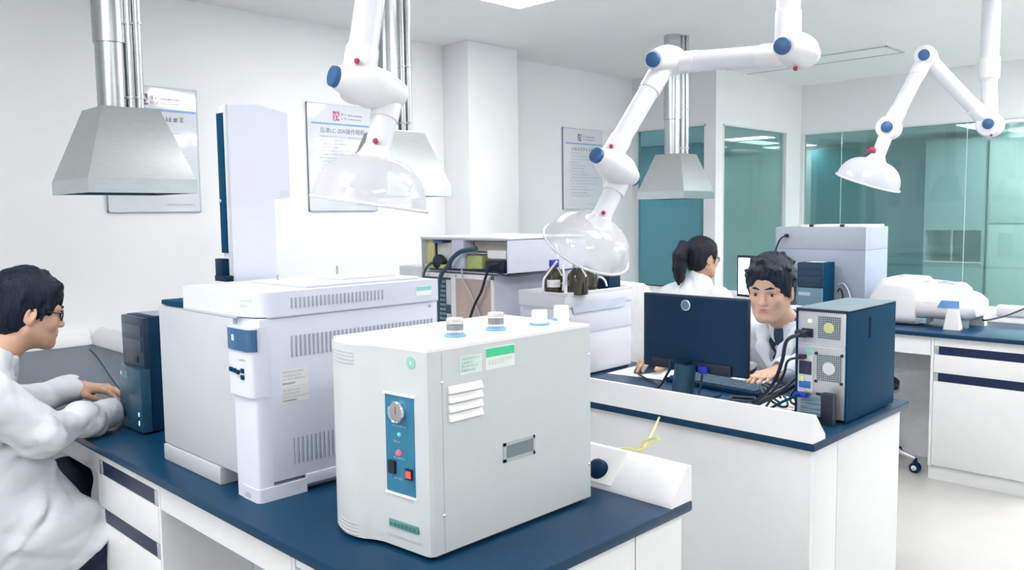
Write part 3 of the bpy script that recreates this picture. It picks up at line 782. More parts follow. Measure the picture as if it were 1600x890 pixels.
MB().box(GX1-.004, GX1+.0012, 1.372, 1.424, 1.243, 1.268).build('rating_label', paper_m, t)
MB().box(GX1-.003, GX1+.0018, 1.373, 1.423, 1.256, 1.267).build('green_strip', M('label green', (.22, .66, .56), .5), t)
MB().cyl((GX1-.006, 1.421, 1.212), (GX1-.001, 1.421, 1.212), .0035, n=12).build('screw', gray_m, t)
lb = MB().box(GX1-.006, GX1-.0034, .972, 1.043, 1.060, 1.100).box(GX1-.006, GX1-.0034, .972, 1.043, 1.022, 1.057).build('warning_label', M('label cream', (.78, .78, .76), .6), t)
lg = MB()
for (z, n) in ((1.092, 9), (1.083, 8), (1.075, 10), (1.049, 8), (1.041, 7), (1.033, 11)): glyphs(lg, (GX1-.0033, .975, z), (0, 1, 0), (0, 0, 1), (1, 0, 0), n, .0052, int(z*1e4))
lg.box(GX1-.0034, GX1-.0030, .974, 1.008, 1.065, 1.070).box(GX1-.0034, GX1-.0030, .974, 1.010, 1.025, 1.029)
lg.build('label_print', gray_m, t)
tm = MB(); glyphs(tm, (-1.786, GY0+.0005, 1.262), Vector((.055, .012, 0)), (0, 0, 1), Vector((.21, -.97, 0)), 6, .006, 31); glyphs(tm, (-1.786, GY0+.0005, 1.250), Vector((.055, .012, 0)), (0, 0, 1), Vector((.21, -.97, 0)), 4, .006, 32); tm.build('name_print', gray_m, t)

# autosampler tower
t = thing('autosampler_tower', 'tall white autosampler tower standing on the gas chromatograph', 'instrument', (-2.13, 1.13, 1.284))
TX = -2.10
ya, yb, yn = 1.056, 1.235, 1.186
zt = 1.756
MB().prism([(ya, 1.284), (yn, 1.284), (yn, 1.508), (yb, 1.508), (yb, zt-.012), (yb-.045, zt-.004), (ya+.09, zt+.004), (ya+.03, zt), (ya, zt-.004)], 'x', TX-.050, TX).build('housing', gc_m, t)
MB().box(TX-.014, TX+.0003, ya-.005, ya+.002, 1.284, zt-.002, .002).build('front_edge', gc_front, t)
MB().box(TX-.052, TX-.016, ya-.006, ya+.001, 1.36, zt-.022, .002).build('guide_rail', navy2, t)
MB().box(TX-.060, TX-.020, ya-.022, ya-.002, 1.298, 1.345, .002).box(TX-.062, TX+.004, ya-.024, ya-.001, 1.284, 1.300, .003).build('carriage', navy, t)
MB().cyl((TX-.045, ya-.012, 1.50), (TX-.045, ya-.005, 1.50), .005, n=10).build('stop_pin', gc_m, t)
MB().box(TX-.001, TX+.0012, yb-.030, yb-.004, 1.512, 1.530).build('sticker', M('sticker lilac', (.58, .60, .72), .5), t)

# hydrogen generator
t = thing('hydrogen_generator', 'white gas generator with blue gauge panel in front on the bench', 'instrument', (-1.33, 1.2, ZT))
HX0, HX1, HY0, HY1, HZ0, HZ1 = -1.474, -1.180, .966, 1.440, .803, 1.207
outline = [(HX1, HY0+.010), (HX1, HY1), (HX0+.0, HY1), (HX0, HY0+.012)]
bul = []
for i in range(9):
    a = i/8; bul.append((HX0+.004+.115*a, HY0+.0-.036*math.sin(math.pi*min(1, a*.5+.18))**1.4+ (0.0 if a < .85 else .0)))
front = bul+[(HX0+.135, HY0-.018), (HX0+.16, HY0-.010), (HX1-.012, HY0), (HX1-.004, HY0+.003)]
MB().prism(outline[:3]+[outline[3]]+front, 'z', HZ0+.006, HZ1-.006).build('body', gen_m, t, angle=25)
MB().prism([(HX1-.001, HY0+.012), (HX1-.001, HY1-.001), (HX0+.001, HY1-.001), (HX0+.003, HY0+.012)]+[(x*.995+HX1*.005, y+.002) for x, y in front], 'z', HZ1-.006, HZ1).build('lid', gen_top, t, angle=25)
MB().box(HX0+.02, HX1-.01, HY0+.02, HY1-.02, ZT, HZ0+.007).build('base', dkblack, t)
# side panel edge and screws
sx = HX1
MB().box(sx-.001, sx+.0006, 1.0005, 1.0025, HZ0+.01, HZ1-.01).build('panel_seam', seam_m, t)
for (y, z) in ((1.000, 1.141), (1.000, .884), (1.438-.004, 1.139), (1.434, .886)):
    MB().lathe([(.0035, -.001), (.0035, .0015), (.002, .0028)], (sx, y+.0, z), (1, 0, 0), 12).build('screw', chrome, t)
# louvres
for i in range(4):
    z = 1.124-i*.0180
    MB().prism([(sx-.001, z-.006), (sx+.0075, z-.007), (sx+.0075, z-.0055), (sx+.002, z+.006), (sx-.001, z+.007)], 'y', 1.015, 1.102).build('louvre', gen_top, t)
# recessed grip drawn flat: its shade is put into dark frame and recess colours
g = MB()
gy0, gy1, gz0, gz1 = 1.160, 1.254, .950, .990
for q in ((gy0, gy1, gz1-.006, gz1), (gy0, gy1, gz0, gz0+.007), (gy0, gy0+.008, gz0, gz1), (gy1-.006, gy1, gz0, gz1)): g.box(sx-.002, sx+.002, *q)
gf = g.build('grip_frame', M('grip frame', (.40, .43, .44), .4), t)
MB().box(sx-.001, sx+.0008, gy0+.006, gy1-.004, gz0+.005, gz1-.005).build('grip_recess_shade', M('grip recess shade', (.16, .21, .24), .6), gf)
# stickers on the side
g = MB().box(sx-.001, sx+.0008, 1.114, 1.196, 1.148, 1.192).build('display_label', M('label pale', (.76, .79, .79), .5), t)
MB().box(sx, sx+.0014, 1.115, 1.195, 1.173, 1.190).build('green_display', M('green display', (.02, .42, .20), .3, emit=((.05, .55, .28), .15)), g)
q = MB()
for r, n in ((1.163, 9), (1.157, 6)): glyphs(q, (sx+.001, 1.122, r), (0, 1, 0), (0, 0, 1), (1, 0, 0), n, .0048, int(r*999), gap=1.6)
q.build('label_print', M('print light', (.50, .54, .54), .6), g)
g = MB().box(sx-.001, sx+.0008, 1.046, 1.104, 1.148, 1.184).build('spec_label', M('label mint', (.62, .76, .72), .5), t)
q = MB()
for r, n in ((1.176, 8), (1.168, 5), (1.161, 7), (1.153, 6)): glyphs(q, (sx+.001, 1.050, r), (0, 1, 0), (0, 0, 1), (1, 0, 0), n, .0052, int(r*997))
q.build('label_print', M('print mint', (.30, .56, .50), .6), g)
# front: gauge panel (front face is slightly oblique)
fA = Vector((HX0+.16, HY0-.010, 0)); fB = Vector((HX1-.012, HY0, 0)); fd = (fB-fA).normalized(); fn = Vector((fd.y, -fd.x, 0))
def fr(s, z, off=.0): return fA+fd*s+Vector((0, 0, z))+fn*off
def fbox(s0, s1, z0, z1, o0, o1):
    m = MB(); m.sweep([[fr(s0, z0, o0), fr(s1, z0, o0), fr(s1, z1, o0), fr(s0, z1, o0)], [fr(s0, z0, o1), fr(s1, z0, o1), fr(s1, z1, o1), fr(s0, z1, o1)]]); return m
P0 = un(605, 613, y=HY0-.004).x-fA.x; P1 = un(647, 622, y=HY0-.002).x-fA.x
zc0, zc1 = .918, 1.111
cp = fbox(P0, P1, zc0, zc1, -.003, .0012).build('control_panel', ctl_blue, t)
for q in ((P0-.003, P1+.003, zc1, zc1+.004), (P0-.003, P1+.003, zc0-.005, zc0)): fbox(*q, -.003, .003).build('bezel', gen_top, cp)
gc_ = fr((P0+P1)/2-.002, 1.080)
MB().lathe([(.0205, 0), (.0215, .004), (.0212, .010), (.0200, .0115), (.0188, .010)], gc_, fn, 32).build('gauge_ring', chrome, cp)
MB().cyl(gc_+fn*.002, gc_+fn*.0096, .0190, n=32).build('gauge_face', M('gauge face', (.62, .66, .74), .15, coat=.5), cp)
nd = MB(); nd.box(-.0005, .0005, -.004, .011, 0, .0006, T=Matrix.Translation(gc_+fn*.0098) @ Matrix((( fd.x, 0, fn.x, 0), (fd.y, 0, fn.y, 0), (0, 1, 0, 0), (0, 0, 0, 1)))); nd.build('gauge_needle', dkblack, cp)
lc = fr((P0+P1)/2-.001, 1.035); MB().lathe([(.0045, 0), (.0045, .003), (.003, .005), (.001, .006)], lc, fn, 16).build('green_lamp', M('green lamp', (.05, .30, .30), .2, emit=((.2, .7, .65), .3)), cp)
lc = fr((P0+P1)/2-.003, .999); MB().lathe([(.0058, 0), (.0058, .004), (.004, .007), (.001, .008)], lc, fn, 16).build('red_lamp', M('red lamp', (.7, .03, .08), .2, emit=((1, .1, .15), .6)), cp)
fbox(P0+.010, P0+.028, .956, .981, .0, .007).build('rocker_switch', dkblack, cp)
sw = fbox(P1-.024, P1-.006, .951, .972, .0, .005).build('power_switch', dkblack, cp)
fbox(P1-.021, P1-.009, .955, .968, .005, .0065).build('switch_light', M('lit red switch', (.6, .03, .02), .3, emit=((1, .06, .03), 1.0)), sw)
q = MB()
for zz, n in ((1.049, 6), (1.018, 3), (.986, 5), (.945, 4)): glyphs(q, fr(P0+.022, zz, .0014), fd, (0, 0, 1), fn, n, .0055, int(zz*991))
q.build('panel_print', M('print pale blue', (.42, .58, .66), .5), cp)
fbox(P0+.004, P1+.006, .847, .862, -.001, .002).build('name_plate', M('name plate green', (.12, .30, .28), .4), t)
q = MB(); glyphs(q, fr(P0+.008, .8495, .0022), fd, (0, 0, 1), fn, 8, .0092, 71); q.build('plate_print', M('plate dark', (.02, .08, .09), .5), t)
q = MB(); glyphs(q, fr(P0-.002, .826, .0003), fd, (0, 0, 1), fn, 12, .007, 72); q.build('maker_print', M('print light', (.50, .54, .54), .6), t)
# round green sticker
sc_ = fr(P1-.006, 1.178); MB().cyl(sc_, sc_+fn*.0012, .012, n=24).build('round_sticker', M('sticker green', (.26, .58, .44), .5), t)
MB().cyl(sc_+fn*.0012, sc_+fn*.0016, .005, .004, n=5).build('sticker_mark', M('sticker pale', (.55, .74, .62), .5), t)
# slits on the bulged corner
for (zt0, nm) in ((1.186, 0), (.836, 1)):
    for i in range(4):
        z = zt0-i*.0075
        m = MB(); pts = [Vector((x, y-.0006, z)) for x, y in bul[1:8]]
        m.tube(pts, .0011, 6, smooth_pts=False); m.build('vent_slit', seam_m, t)
# gas dryer caps on top
clear_cap = glassy('cap clear', (.96, .96, .97), .22, (.80, .80, .80), .10, .08)
cap_w = M('cap white', (.82, .80, .78), .4)
ring_b = M('ring pale blue', (.20, .44, .84), .35)
silica = M('cap liner grey', (.20, .23, .27), .6, var=.2, scale=300)
for i, (u, v, filled) in enumerate([(711, 525, 1), (775, 515, 1), (843, 507, 0), (877, 499, 0)]):
    c = un(u, v, z=HZ1)
    MB().lathe([(.0225, 0), (.0235, .003), (.022, .005), (.016, .005)], c, (0, 0, 1), 28).build('blue_ring', ring_b, t)
    if filled:
        MB().lathe([(.0168, .0135), (.0172, .0145), (.0172, .0225), (.0168, .0235), (.001, .0236)], c, (0, 0, 1), 28).build('cap_liner', silica, t)
        MB().lathe([(.0178, .004), (.0180, .036), (.0165, .0385), (.001, .0385)], c, (0, 0, 1), 28).build('dryer_cap', clear_cap, t)
        MB().lathe([(.017, .0385), (.0172, .030), (.0172, .0372), (.015, .0376), (.001, .0376)][1:], c, (0, 0, 1), 28).build('cap_top', cap_w, t)
    else:
        MB().lathe([(.0175, .004), (.0178, .030), (.0165, .033), (.001, .0335)], c, (0, 0, 1), 28).build('dryer_cap', cap_w, t)
c = un(899, 500, z=HZ1); c.y = min(c.y, HY1-.014); MB().lathe([(.013, 0), (.0135, .016), (.012, .018), (.001, .018)], c, (0, 0, 1), 24).build('filler_cap', cap_w, t)

# plug in the ledge and the yellow cable
pc = un(940, 738, y=1.545)
t = thing('power_plug', 'black round power plug in the ledge socket behind the white generator', 'plug', tuple(pc))
MB().lathe([(.012, -.02), (.021, -.014), (.025, 0), (.025, .016), (.019, .022), (.012, .024)], pc+nn*.018, -nn, 20).build('plug_body', navy, t)
MB().tube([pc+nn*.02, pc+nn*.035+Vector((-.02, -.01, -.01)), Vector((pc.x-.06, pc.y-.05, .83)), Vector((pc.x-.10, pc.y-.045, .808))], .006).build('plug_cord', navy, t)
yel = M('yellow cable', (.72, .68, .30), .5)
Yp = [un(926, 716, y=1.590), un(950, 705, y=1.6), un(975, 700, y=1.61), un(1000, 703, y=1.62), un(1028, 688, y=1.64), un(1020, 684, y=1.65), un(1003, 692, y=1.65), un(998, 706, y=1.63), un(1006, 697, y=1.65), un(1018, 678, y=1.75), un(1030, 652, y=2.21)]
Yp[4] += Vector((0, 0, .002))
t = tag(MB().tube(Yp, .0035, 8).build('network_cable', yel, None, tuple(Yp[3])), 'thin yellow cable looped over the ledge of the front bench', 'cable')

# computer tower of the first man
def pc_front(x0, x1, y0, y1, z1, label, low=.20):
    t = thing('computer_tower', label, 'computer', ((x0+x1)/2, (y0+y1)/2, ZT))
    z0 = ZT+.006
    MB().box(x0, x1, y0+.022, y1, z0, z1, .004).build('case', navy, t)
    MB().box(x0, x1, y0+.006, y0+.024, z0+(z1-z0)*.55, z1-.002, .004).build('drive_fascia', M('drive fascia', (.010, .028, .06), .3), t)
    for k in range(2):
        MB().box(x0+.012, x1-.012, y0+.003, y0+.008, z1-.062-k*.045, z1-.025-k*.045, .002).build('drive_door', M('drive door', (.014, .04, .085), .28), t)
    MB().box(x0+.095, x0+.125, y0+.002, y0+.008, z0+(z1-z0)*.60, z0+(z1-z0)*.65, .002).build('power_button', dkblack, t)
    MB().box(x0-.001, x1+.003, y0-.010, y0+.022, z0, z0+(z1-z0)*.555, .005).build('lower_fascia', M('lower fascia', (.016, .065, .11), .25, var=.1), t)
    MB().box(x0+.02, x0+.075, y0-.0115, y0-.009, z0+(z1-z0)*.45, z0+(z1-z0)*.51).build('badge', M('pc badge', (.07, .18, .26), .3), t)
    MB().box(x0+.022, x0+.032, y0-.0125, y0-.010, z0+(z1-z0)*.47, z0+(z1-z0)*.50).build('badge_star', chrome, t)
    for k in range(2): MB().box(x1-.022, x1-.016, y0-.0115, y0-.009, z0+.022+k*.028, z0+.036+k*.026).build('status_light', M('status light', (.4, .6, .8), .3, emit=((.6, .8, 1), .5)), t)
    MB().box(x0+.01, x1-.01, y0+.04, y1-.02, ZT, z0+.002).build('feet', dkblack, t)
    MB().box(x0+.02, x1-.02, y0+.05, y1-.03, z1, z1+.0012).build('top_plate', M('case top', (.20, .28, .34), .3), t)
    return t
pc1 = pc_front(-2.706, -2.536, .972, 1.33, 1.158, 'navy computer tower between the man with glasses and the gas chromatograph')
q = un(176, 535, x=-2.70, )
t = tag(MB().tube([Vector((-2.69, 1.335, 1.06)), Vector((-2.70, 1.37, 1.10)), Vector((-2.72, 1.40, 1.12)), Vector((-2.75, 1.40, 1.10)), Vector((-2.74, 1.38, 1.05)), Vector((-2.70, 1.40, .95)), Vector((-2.69, 1.42, .81))], .006).build('power_cable', dkblack, None, (-2.69, 1.4, .81)), 'black cable looping behind the left computer tower', 'cable')
t = tag(MB().tube([Vector((-3.7, 1.46, .804)), Vector((-3.5, 1.44, .804)), Vector((-3.25, 1.36, .804)), Vector((-3.0, 1.30, .804)), Vector((-2.76, 1.26, .804)), Vector((-2.7, 1.36, .804))], .004).build('mouse_cable', M('cable grey', (.10, .16, .22), .5), None, (-3.2, 1.36, .8)), 'thin grey cable lying across the left end of the front bench', 'cable')
t = tag(MB().tube([Vector((-4.45, 1.45, .803)), Vector((-4.2, 1.40, .803)), Vector((-3.8, 1.30, .803)), Vector((-3.3, 1.18, .803)), Vector((-2.95, 1.13, .803)), Vector((-2.75, 1.19, .803)), Vector((-2.72, 1.36, .803))], .003).build('network_cable', M('cable grey', (.10, .16, .22), .5), None, (-3.6, 1.3, .8)), 'long thin cable on the bench top near the wall', 'cable')
# mouse under his left hand
def mouse(x, y, z, rz, label):
    t = thing('computer_mouse', label, 'mouse', (x, y, z), rz)
    T = Matrix.Translation((x, y, z)) @ Matrix.Rotation(rz, 4, 'Z')
    g = SG((-.045, -.07, -.012), (.045, .07, .05), .004)
    g.ell((0, -.005, .0), (.033, .058, .036)); g.cut((0, 0, -1), -.001, .004)
    P, F = g.mesh(T); link_mesh('shell', P, F, M('mouse plastic', (.02, .06, .11), .25), t, angle=None)
    MB().box(-.003, .003, .020, .036, .029, .034, .001, T=T).build('wheel', dkblack, t)
    return t
m1 = mouse(-2.985, 1.12, ZT, .1, 'dark mouse under the hand of the man with glasses')

# ================================================================== MIDDLE BENCH
yl = 2.40
def lc_unit():
    pass
t = thing('chromatograph_stack', 'pale lilac chromatograph seen from behind with tan panel and fan grille', 'instrument', (-2.72, 2.65, ZT))
x0, x1, z1 = -2.952, -2.486, 1.200
MB().box(x0, x1, yl+.004, 2.90, ZT+.01, z1, .003).build('case', lavender, t)
MB().box(x0+.02, x1-.02, yl+.02, 2.88, ZT, ZT+.012).build('feet', dkblack, t)
wf = M('frame white', (.80, .80, .83), .4)
b = MB()
for q in ((x0, x0+.01, ZT+.01, z1), (x1-.012, x1, ZT+.01, z1), (x0, x1, z1-.02, z1), (-2.752, -2.722, ZT+.01, z1-.02)): b.box(q[0], q[1], yl-.004, yl+.006, q[2], q[3], .002)
b.build('rear_frame', wf, t)
MB().box(-2.722, x1-.012, yl-.001, yl+.005, ZT+.02, z1-.02).build('tan_panel', M('tan panel', (.50, .40, .36), .45, var=.14, scale=3), t)
MB().box(x0+.01, -2.752, yl+.0, yl+.006, ZT+.02, z1-.02).build('grille_back', M('grille back', (.03, .10, .16), .5), t)
for k in range(16):
    z = 1.155-k*.0205; MB().box(x0+.012, -2.790, yl-.006, yl+.001, z, z+.011, .001).build('grille_slat', M('grille slat', (.26, .38, .45), .4), t)
MB().box(-2.785, -2.755, yl-.003, yl+.002, 1.06, 1.17, .001).build('rating_plate', M('plate pale', (.55, .62, .66), .4), t)
MB().box(-2.783, -2.757, yl-.003, yl+.002, .93, 1.02, .001).build('rating_plate', M('plate pale', (.55, .62, .66), .4), t)
for (sxx, sz) in ((-2.716, z1-.01), (-2.50, z1-.012)): MB().cyl((sxx, yl-.004, sz), (sxx, yl-.007, sz), .005, n=12).build('screw', gray_m, t)

t = thing('detector_module', 'pale instrument with open back showing circuit boards and cables', 'instrument', (-2.68, 2.65, z1))
a0, a1, b0, b1 = -2.955, -2.398, 1.206, 1.352
sh = MB().box(a0, a1, yl, 2.90, b1-.006, b1, .002).box(a0, a1, yl, 2.90, b0, b0+.006).box(a0, a0+.006, yl, 2.90, b0, b1).box(a1-.006, a1, yl, 2.90, b0, b1).box(a0+.005, a1-.005, yl+.10, yl+.106, b0+.005, b1-.005)
sh.build('case', lavender, t)
MB().box(a0-.003, a1+.003, yl-.006, 2.91, b1, b1+.008, .002).build('lid', wf, t)
MB().box(-2.745, -2.665, yl-.002, yl+.09, b0+.006, b1-.006, .002).build('post', M('post lilac', (.56, .58, .74), .4), t)
MB().box(a0+.006, -2.90, yl+.03, yl+.036, b0+.006, b1-.006).build('yellow_board', M('board yellow', (.62, .60, .30), .5), t)
MB().box(-2.90, -2.75, yl+.05, yl+.056, b0+.045, b1-.02).build('white_board', M('board white', (.76, .76, .76), .5), t)
MB().box(-2.655, -2.56, yl+.005, yl+.05, b0+.012, b0+.075, .003).build('green_transformer', M('transformer green', (.44, .52, .18), .5, var=.15), t)
MB().box(-2.66, -2.42, yl+.02, yl+.03, b0+.082, b0+.088).build('rod', gray_m, t)
MB().box(-2.66, -2.41, yl+.06, yl+.066, b0+.09, b1-.012).build('tan_plate', M('tan plate', (.55, .50, .44), .5), t)
MB().box(-2.53, -2.42, yl+.01, yl+.05, b0+.065, b0+.10, .002).build('white_block', wf, t)
MB().lathe([(.028, 0), (.034, .008), (.034, .03), (.02, .04)], (-2.845, yl+.03, b0+.04), (0, -1, 0), 20).build('fan_motor', dkblack, t)
MB().box(-2.53, -2.415, yl-.004, yl+.04, b0+.008, b0+.055, .006).build('black_connector', dkblack, t)
MB().box(-2.93, -2.78, yl-.004, yl+.02, b0+.006, b0+.03, .003).build('yellow_clip', M('clip yellow', (.55, .52, .16), .5), t)
MB().box(-2.88, -2.82, yl+.004, yl+.03, b1-.022, b1-.010, .002).build('blue_connector', M('connector blue', (.05, .12, .28), .4), t)
# valve bits left of it
t = thing('injection_valve', 'small steel valve with black funnel cap left of the chromatograph', 'valve', (-3.10, 2.55, ZT))
MB().box(-3.20, -3.02, 2.46, 2.64, ZT, 1.215, .004).build('valve_stand', M('stand pale', (.70, .73, .76), .4), t)
fpt = un(651, 424, y=2.5)
MB().lathe([(.006, -.03), (.006, 0), (.010, .006), (.026, .022), (.026, .026)], fpt, (0, 0, 1), 20).build('funnel', dkblack, t)
for du in (640, 657):
    pp = un(du, 428, y=2.5); MB().cyl(pp, pp+Vector((0, 0, .02)), .010, n=14).build('valve_nut', gray_m, t)
# cables hanging from the open back
def cable(label, pts, r, mat, name='cable', group=None):
    return tag(MB().tube(pts, r).build(name, mat, None, tuple(pts[0])), label, 'cable', group)
cable('thick dark cable bundle arching from the open instrument back down to the left', [un(745, 388, y=2.39), un(722, 392, y=2.37), un(708, 402, y=2.36), un(700, 415, y=2.36), un(690, 428, y=2.36), un(686, 445, y=2.36), un(684, 470, y=2.35), un(684, 520, y=2.33)], .010, M('cable dark blue', (.02, .07, .11), .4))
cable('black cord hanging across the tan panel of the chromatograph', [un(780, 412, y=2.385), un(766, 416, y=2.37), un(759, 432, y=2.37), un(752, 455, y=2.37), un(742, 475, y=2.37), un(735, 495, y=2.36), un(730, 520, y=2.35)], .006, dkblack)
cable('pale grey tube hanging in front of the tan panel', [un(722, 418, y=2.385), un(723, 435, y=2.375), un(733, 455, y=2.375), un(742, 475, y=2.375), un(752, 498, y=2.37), un(757, 520, y=2.36)], .0035, gray_m)
cable('black cord dropping from the left end of the open instrument', [un(675, 410, y=2.39), un(668, 416, y=2.37), un(663, 425, y=2.37), un(661, 440, y=2.36), un(660, 470, y=2.36)], .006, M('cable dark blue', (.02, .07, .11), .4))
cable('dark cord lying along the seam on top of the lilac chromatograph', [un(672, 420, y=2.385), un(720, 421, y=2.385), un(765, 422, y=2.385)]+[Vector((-2.40, 2.40, 1.204)), Vector((-2.385, 2.52, 1.206)), Vector((-2.38, 2.68, 1.21)), Vector((-2.37, 2.85, 1.215))], .004, dkblack)

# solvent module with bottles
t = thing('solvent_module', 'pale two-drawer laboratory module carrying the brown bottles', 'instrument', (-2.24, 2.64, ZT))
sx0, sx1, sy0, sy1, sz1 = -2.362, -2.118, 2.43, 2.862, 1.146
lav2 = M('module white', (.62, .63, .70), .4, var=.01)
MB().box(sx0, sx1, sy0, sy1, ZT+.008, .975, .004).build('lower_case', lav2, t)
MB().box(sx0, sx1, sy0, sy1, .979, 1.082, .004).build('middle_case', lav2, t)
MB().box(sx0-.004, sx1+.004, sy0-.004, sy1+.004, 1.084, sz1-.012, .006).build('tray', lav2, t)
trr = MB()
for q in ((sx0-.004, sx1+.004, sy0-.004, sy0+.006), (sx0-.004, sx1+.004, sy1-.006, sy1+.004), (sx0-.004, sx0+.006, sy0, sy1), (sx1-.006, sx1+.004, sy0, sy1)): trr.box(*q, sz1-.014, sz1, .002)
trr.build('tray_rim', lav2, t)
MB().box(sx0+.01, sx1-.01, sy0+.01, sy1-.01, ZT, ZT+.01).build('feet', dkblack, t)
MB().box(sx0-.001, sx1+.001, sy0-.001, sy1, .9745, .9795).box(sx0-.001, sx1+.001, sy0-.001, sy1, 1.080, 1.0855).build('seams', seam_m, t)
gr = MB().prism([(sy0+.05, 1.062), (sy1-.05, 1.062), (sy1-.045, 1.100), (sy1-.06, 1.104), (sy0+.04, 1.090)], 'x', sx1+.003, sx1+.0052).build('grip_recess_shade', M('grip shade', (.50, .54, .66), .5), t)
MB().box(sx0+.02, sx0+.12, sy0-.002, sy0+.001, 1.066, 1.078).build('name_strip', M('strip grey', (.48, .52, .60), .5), t)
amber = M('amber glass', (.035, .028, .012), .06, coat=.6, var=.5, scale=14)
def bottle(u, v, label, capm, y, r=.041, hh=.115, lab=False, tall=0.0):
    c = un(u, v, y=y); c.z = sz1-.012
    t = thing('reagent_bottle', label, 'bottle', tuple(c), 0, 'brown bottles on the solvent module')
    MB().lathe([(.004, .001), (r*.95, .001), (r, .006), (r, hh*.60), (r*.93, hh*.70), (r*.42, hh*.93), (r*.40, hh*1.0)], c, (0, 0, 1), 32).build('glass', amber, t)
    MB().lathe([(r*.46, hh*.93), (r*.50, hh*.95), (r*.50, hh*1.17+tall), (r*.44, hh*1.19+tall), (.001, hh*1.19+tall)], c, (0, 0, 1), 24).build('cap', capm, t)
    if lab:
        v_ = (EYE-c); a0_ = math.atan2(v_.y, v_.x); m = MB(); rings = []
        for k in range(9):
            a = a0_-.75+k*.17
            rings.append([Vector((c.x+math.cos(a)*(r+.0008), c.y+math.sin(a)*(r+.0008), c.z+z)) for z in (hh*.24, hh*.50)])
        for i in range(8): m.add([rings[i][0], rings[i+1][0], rings[i+1][1], rings[i][1]], [[0, 1, 2, 3]])
        m.build('label', paper_m, t)
        v_ = Vector((v_.x, v_.y, 0)).normalized(); tx = Vector((-v_.y, v_.x, 0))
        q = MB(); glyphs(q, c+v_*(r+.0016)+Vector((0, 0, hh*.33))-tx*.002, tx, (0, 0, 1), v_, 3, .011, 91); q.build('label_print', gray_m, t)
    return t
bottle(866, 450, 'dark reagent bottle with blue cap and paper label', M('cap royal blue', (.01, .04, .38), .35), 2.50, lab=True)
bottle(903, 452, 'brown glass bottle with pale cap beside the blue capped bottle', M('cap lilac', (.55, .58, .78), .4), 2.52, r=.042)
bottle(918, 448, 'brown glass bottle half behind the other, rightmost of the three', M('cap lilac', (.55, .58, .78), .4), 2.66, r=.042)
bx_ = un(946, 440, y=2.78)
tag(MB().box(bx_.x-.05, bx_.x+.05, 2.74, 2.82, sz1-.012, sz1+.045, .004).build('sample_box', navy, None, (bx_.x, 2.78, sz1-.012)), 'small dark box on the module beside the brown bottles', 'box')
tub = M('white tubing', (.80, .82, .86), .3)
cable('white tube running down the front of the blue capped bottle', [un(870, 408, y=2.455), un(858, 424, y=2.445), un(850, 436, y=2.43), un(848, 452, y=2.425), un(845, 458, y=2.424)], .0045, tub, 'tubing')
cable('white tube standing between the blue capped bottle and the brown ones', [un(879, 414, y=2.48), un(881, 428, y=2.47), un(881, 440, y=2.46), un(880, 453, y=2.46)], .005, tub, 'tubing')
cable('white tube curving over beside the small dark box', [un(932, 448, y=2.72), un(933, 435, y=2.72), un(939, 433, y=2.72), un(945, 438, y=2.72), un(948, 447, y=2.72)], .005, tub, 'tubing')
cable('pale tube looping from the open instrument over to the bottles', [un(796, 414, y=2.42)+Vector((.01, 0, 0)), un(830, 378, y=2.62), un(850, 368, y=2.62), un(868, 380, y=2.60), un(872, 404, y=2.50)], .003, tub, 'tubing')

# monitor seen from behind
t = thing('computer_monitor', 'dark computer monitor seen from behind in front of the seated man', 'monitor', (-1.61, 2.50, ZT))
mx0, mx1, mz0, mz1, my = -1.803, -1.376, .892, 1.162, 2.50
MB().box(mx0, mx1, my+.012, my+.030, mz0, mz1, .005).build('bezel', dkblack, t)
MB().box(mx0+.012, mx1-.012, my+.0302, my+.031, mz0+.014, mz1-.012).build('screen', M('screen light', (.6, .7, .8), .2, emit=((.75, .85, 1), 1.2)), t)
mb_ = MB().prism([(mx0+.002, my+.014), (mx0+.02, my-.002), (mx1-.02, my-.002), (mx1-.002, my+.014)], 'z', mz0+.004, mz1-.004)
mb_.build('back_shell', M('monitor back', (.003, .026, .068), .42, var=.06, spec=.2), t)
MB().box(mx0+.05, mx1-.05, my-.012, my, mz0+.004, mz0+.040, .004).build('connector_recess', dkblack, t)
lcn = Vector((-1.611, my-.002, 1.128))
MB().lathe([(.019, 0), (.0195, .003), (.018, .004), (.0155, .004), (.0150, .0015)], lcn, (0, -1, 0), 32).build('logo_ring', chrome, t)
MB().cyl(lcn, lcn+Vector((0, -.002, 0)), .0152, n=28).build('logo_disc', M('logo disc', (.10, .20, .28), .3), t)
MB().box(-1.67, -1.61, my-.018, my-.014, .902, .925, .002).build('port_plate', M('port plate', (.10, .17, .22), .4), t)
MB().box(-1.545, -1.51, my-.030, my-.014, .898, .922, .003).build('video_plug', M('plug blue', (.01, .03, .45), .35), t)
st = MB().cyl((-1.592, my-.055, ZT+.002), (-1.586, my-.040, ZT+.125), .039, .037, n=36); st.build('stand', M('stand navy', (.012, .055, .10), .34, spec=.3), t)
MB().box(-1.70, -1.52, my-.10, my+.09, ZT, ZT+.008, .003).build('foot', navy, t)
MB().box(-1.64, -1.58, my-.06, my+.0, .905, .935, .003).build('stand_head', navy, t)
cable('black monitor cord hanging from the blue plug to the worktop', [Vector((-1.528, my-.025, .90)), Vector((-1.528, my-.035, .86)), Vector((-1.53, my-.05, .82)), Vector((-1.535, my-.09, .806)), Vector((-1.56, my-.14, .806))], .0045, dkblack)
cable('black monitor cord hanging left of the stand', [Vector((-1.66, my-.02, .905)), Vector((-1.675, my-.03, .87)), Vector((-1.70, my-.04, .83)), Vector((-1.75, my-.08, .806)), Vector((-1.82, my-.09, .806))], .0045, dkblack)

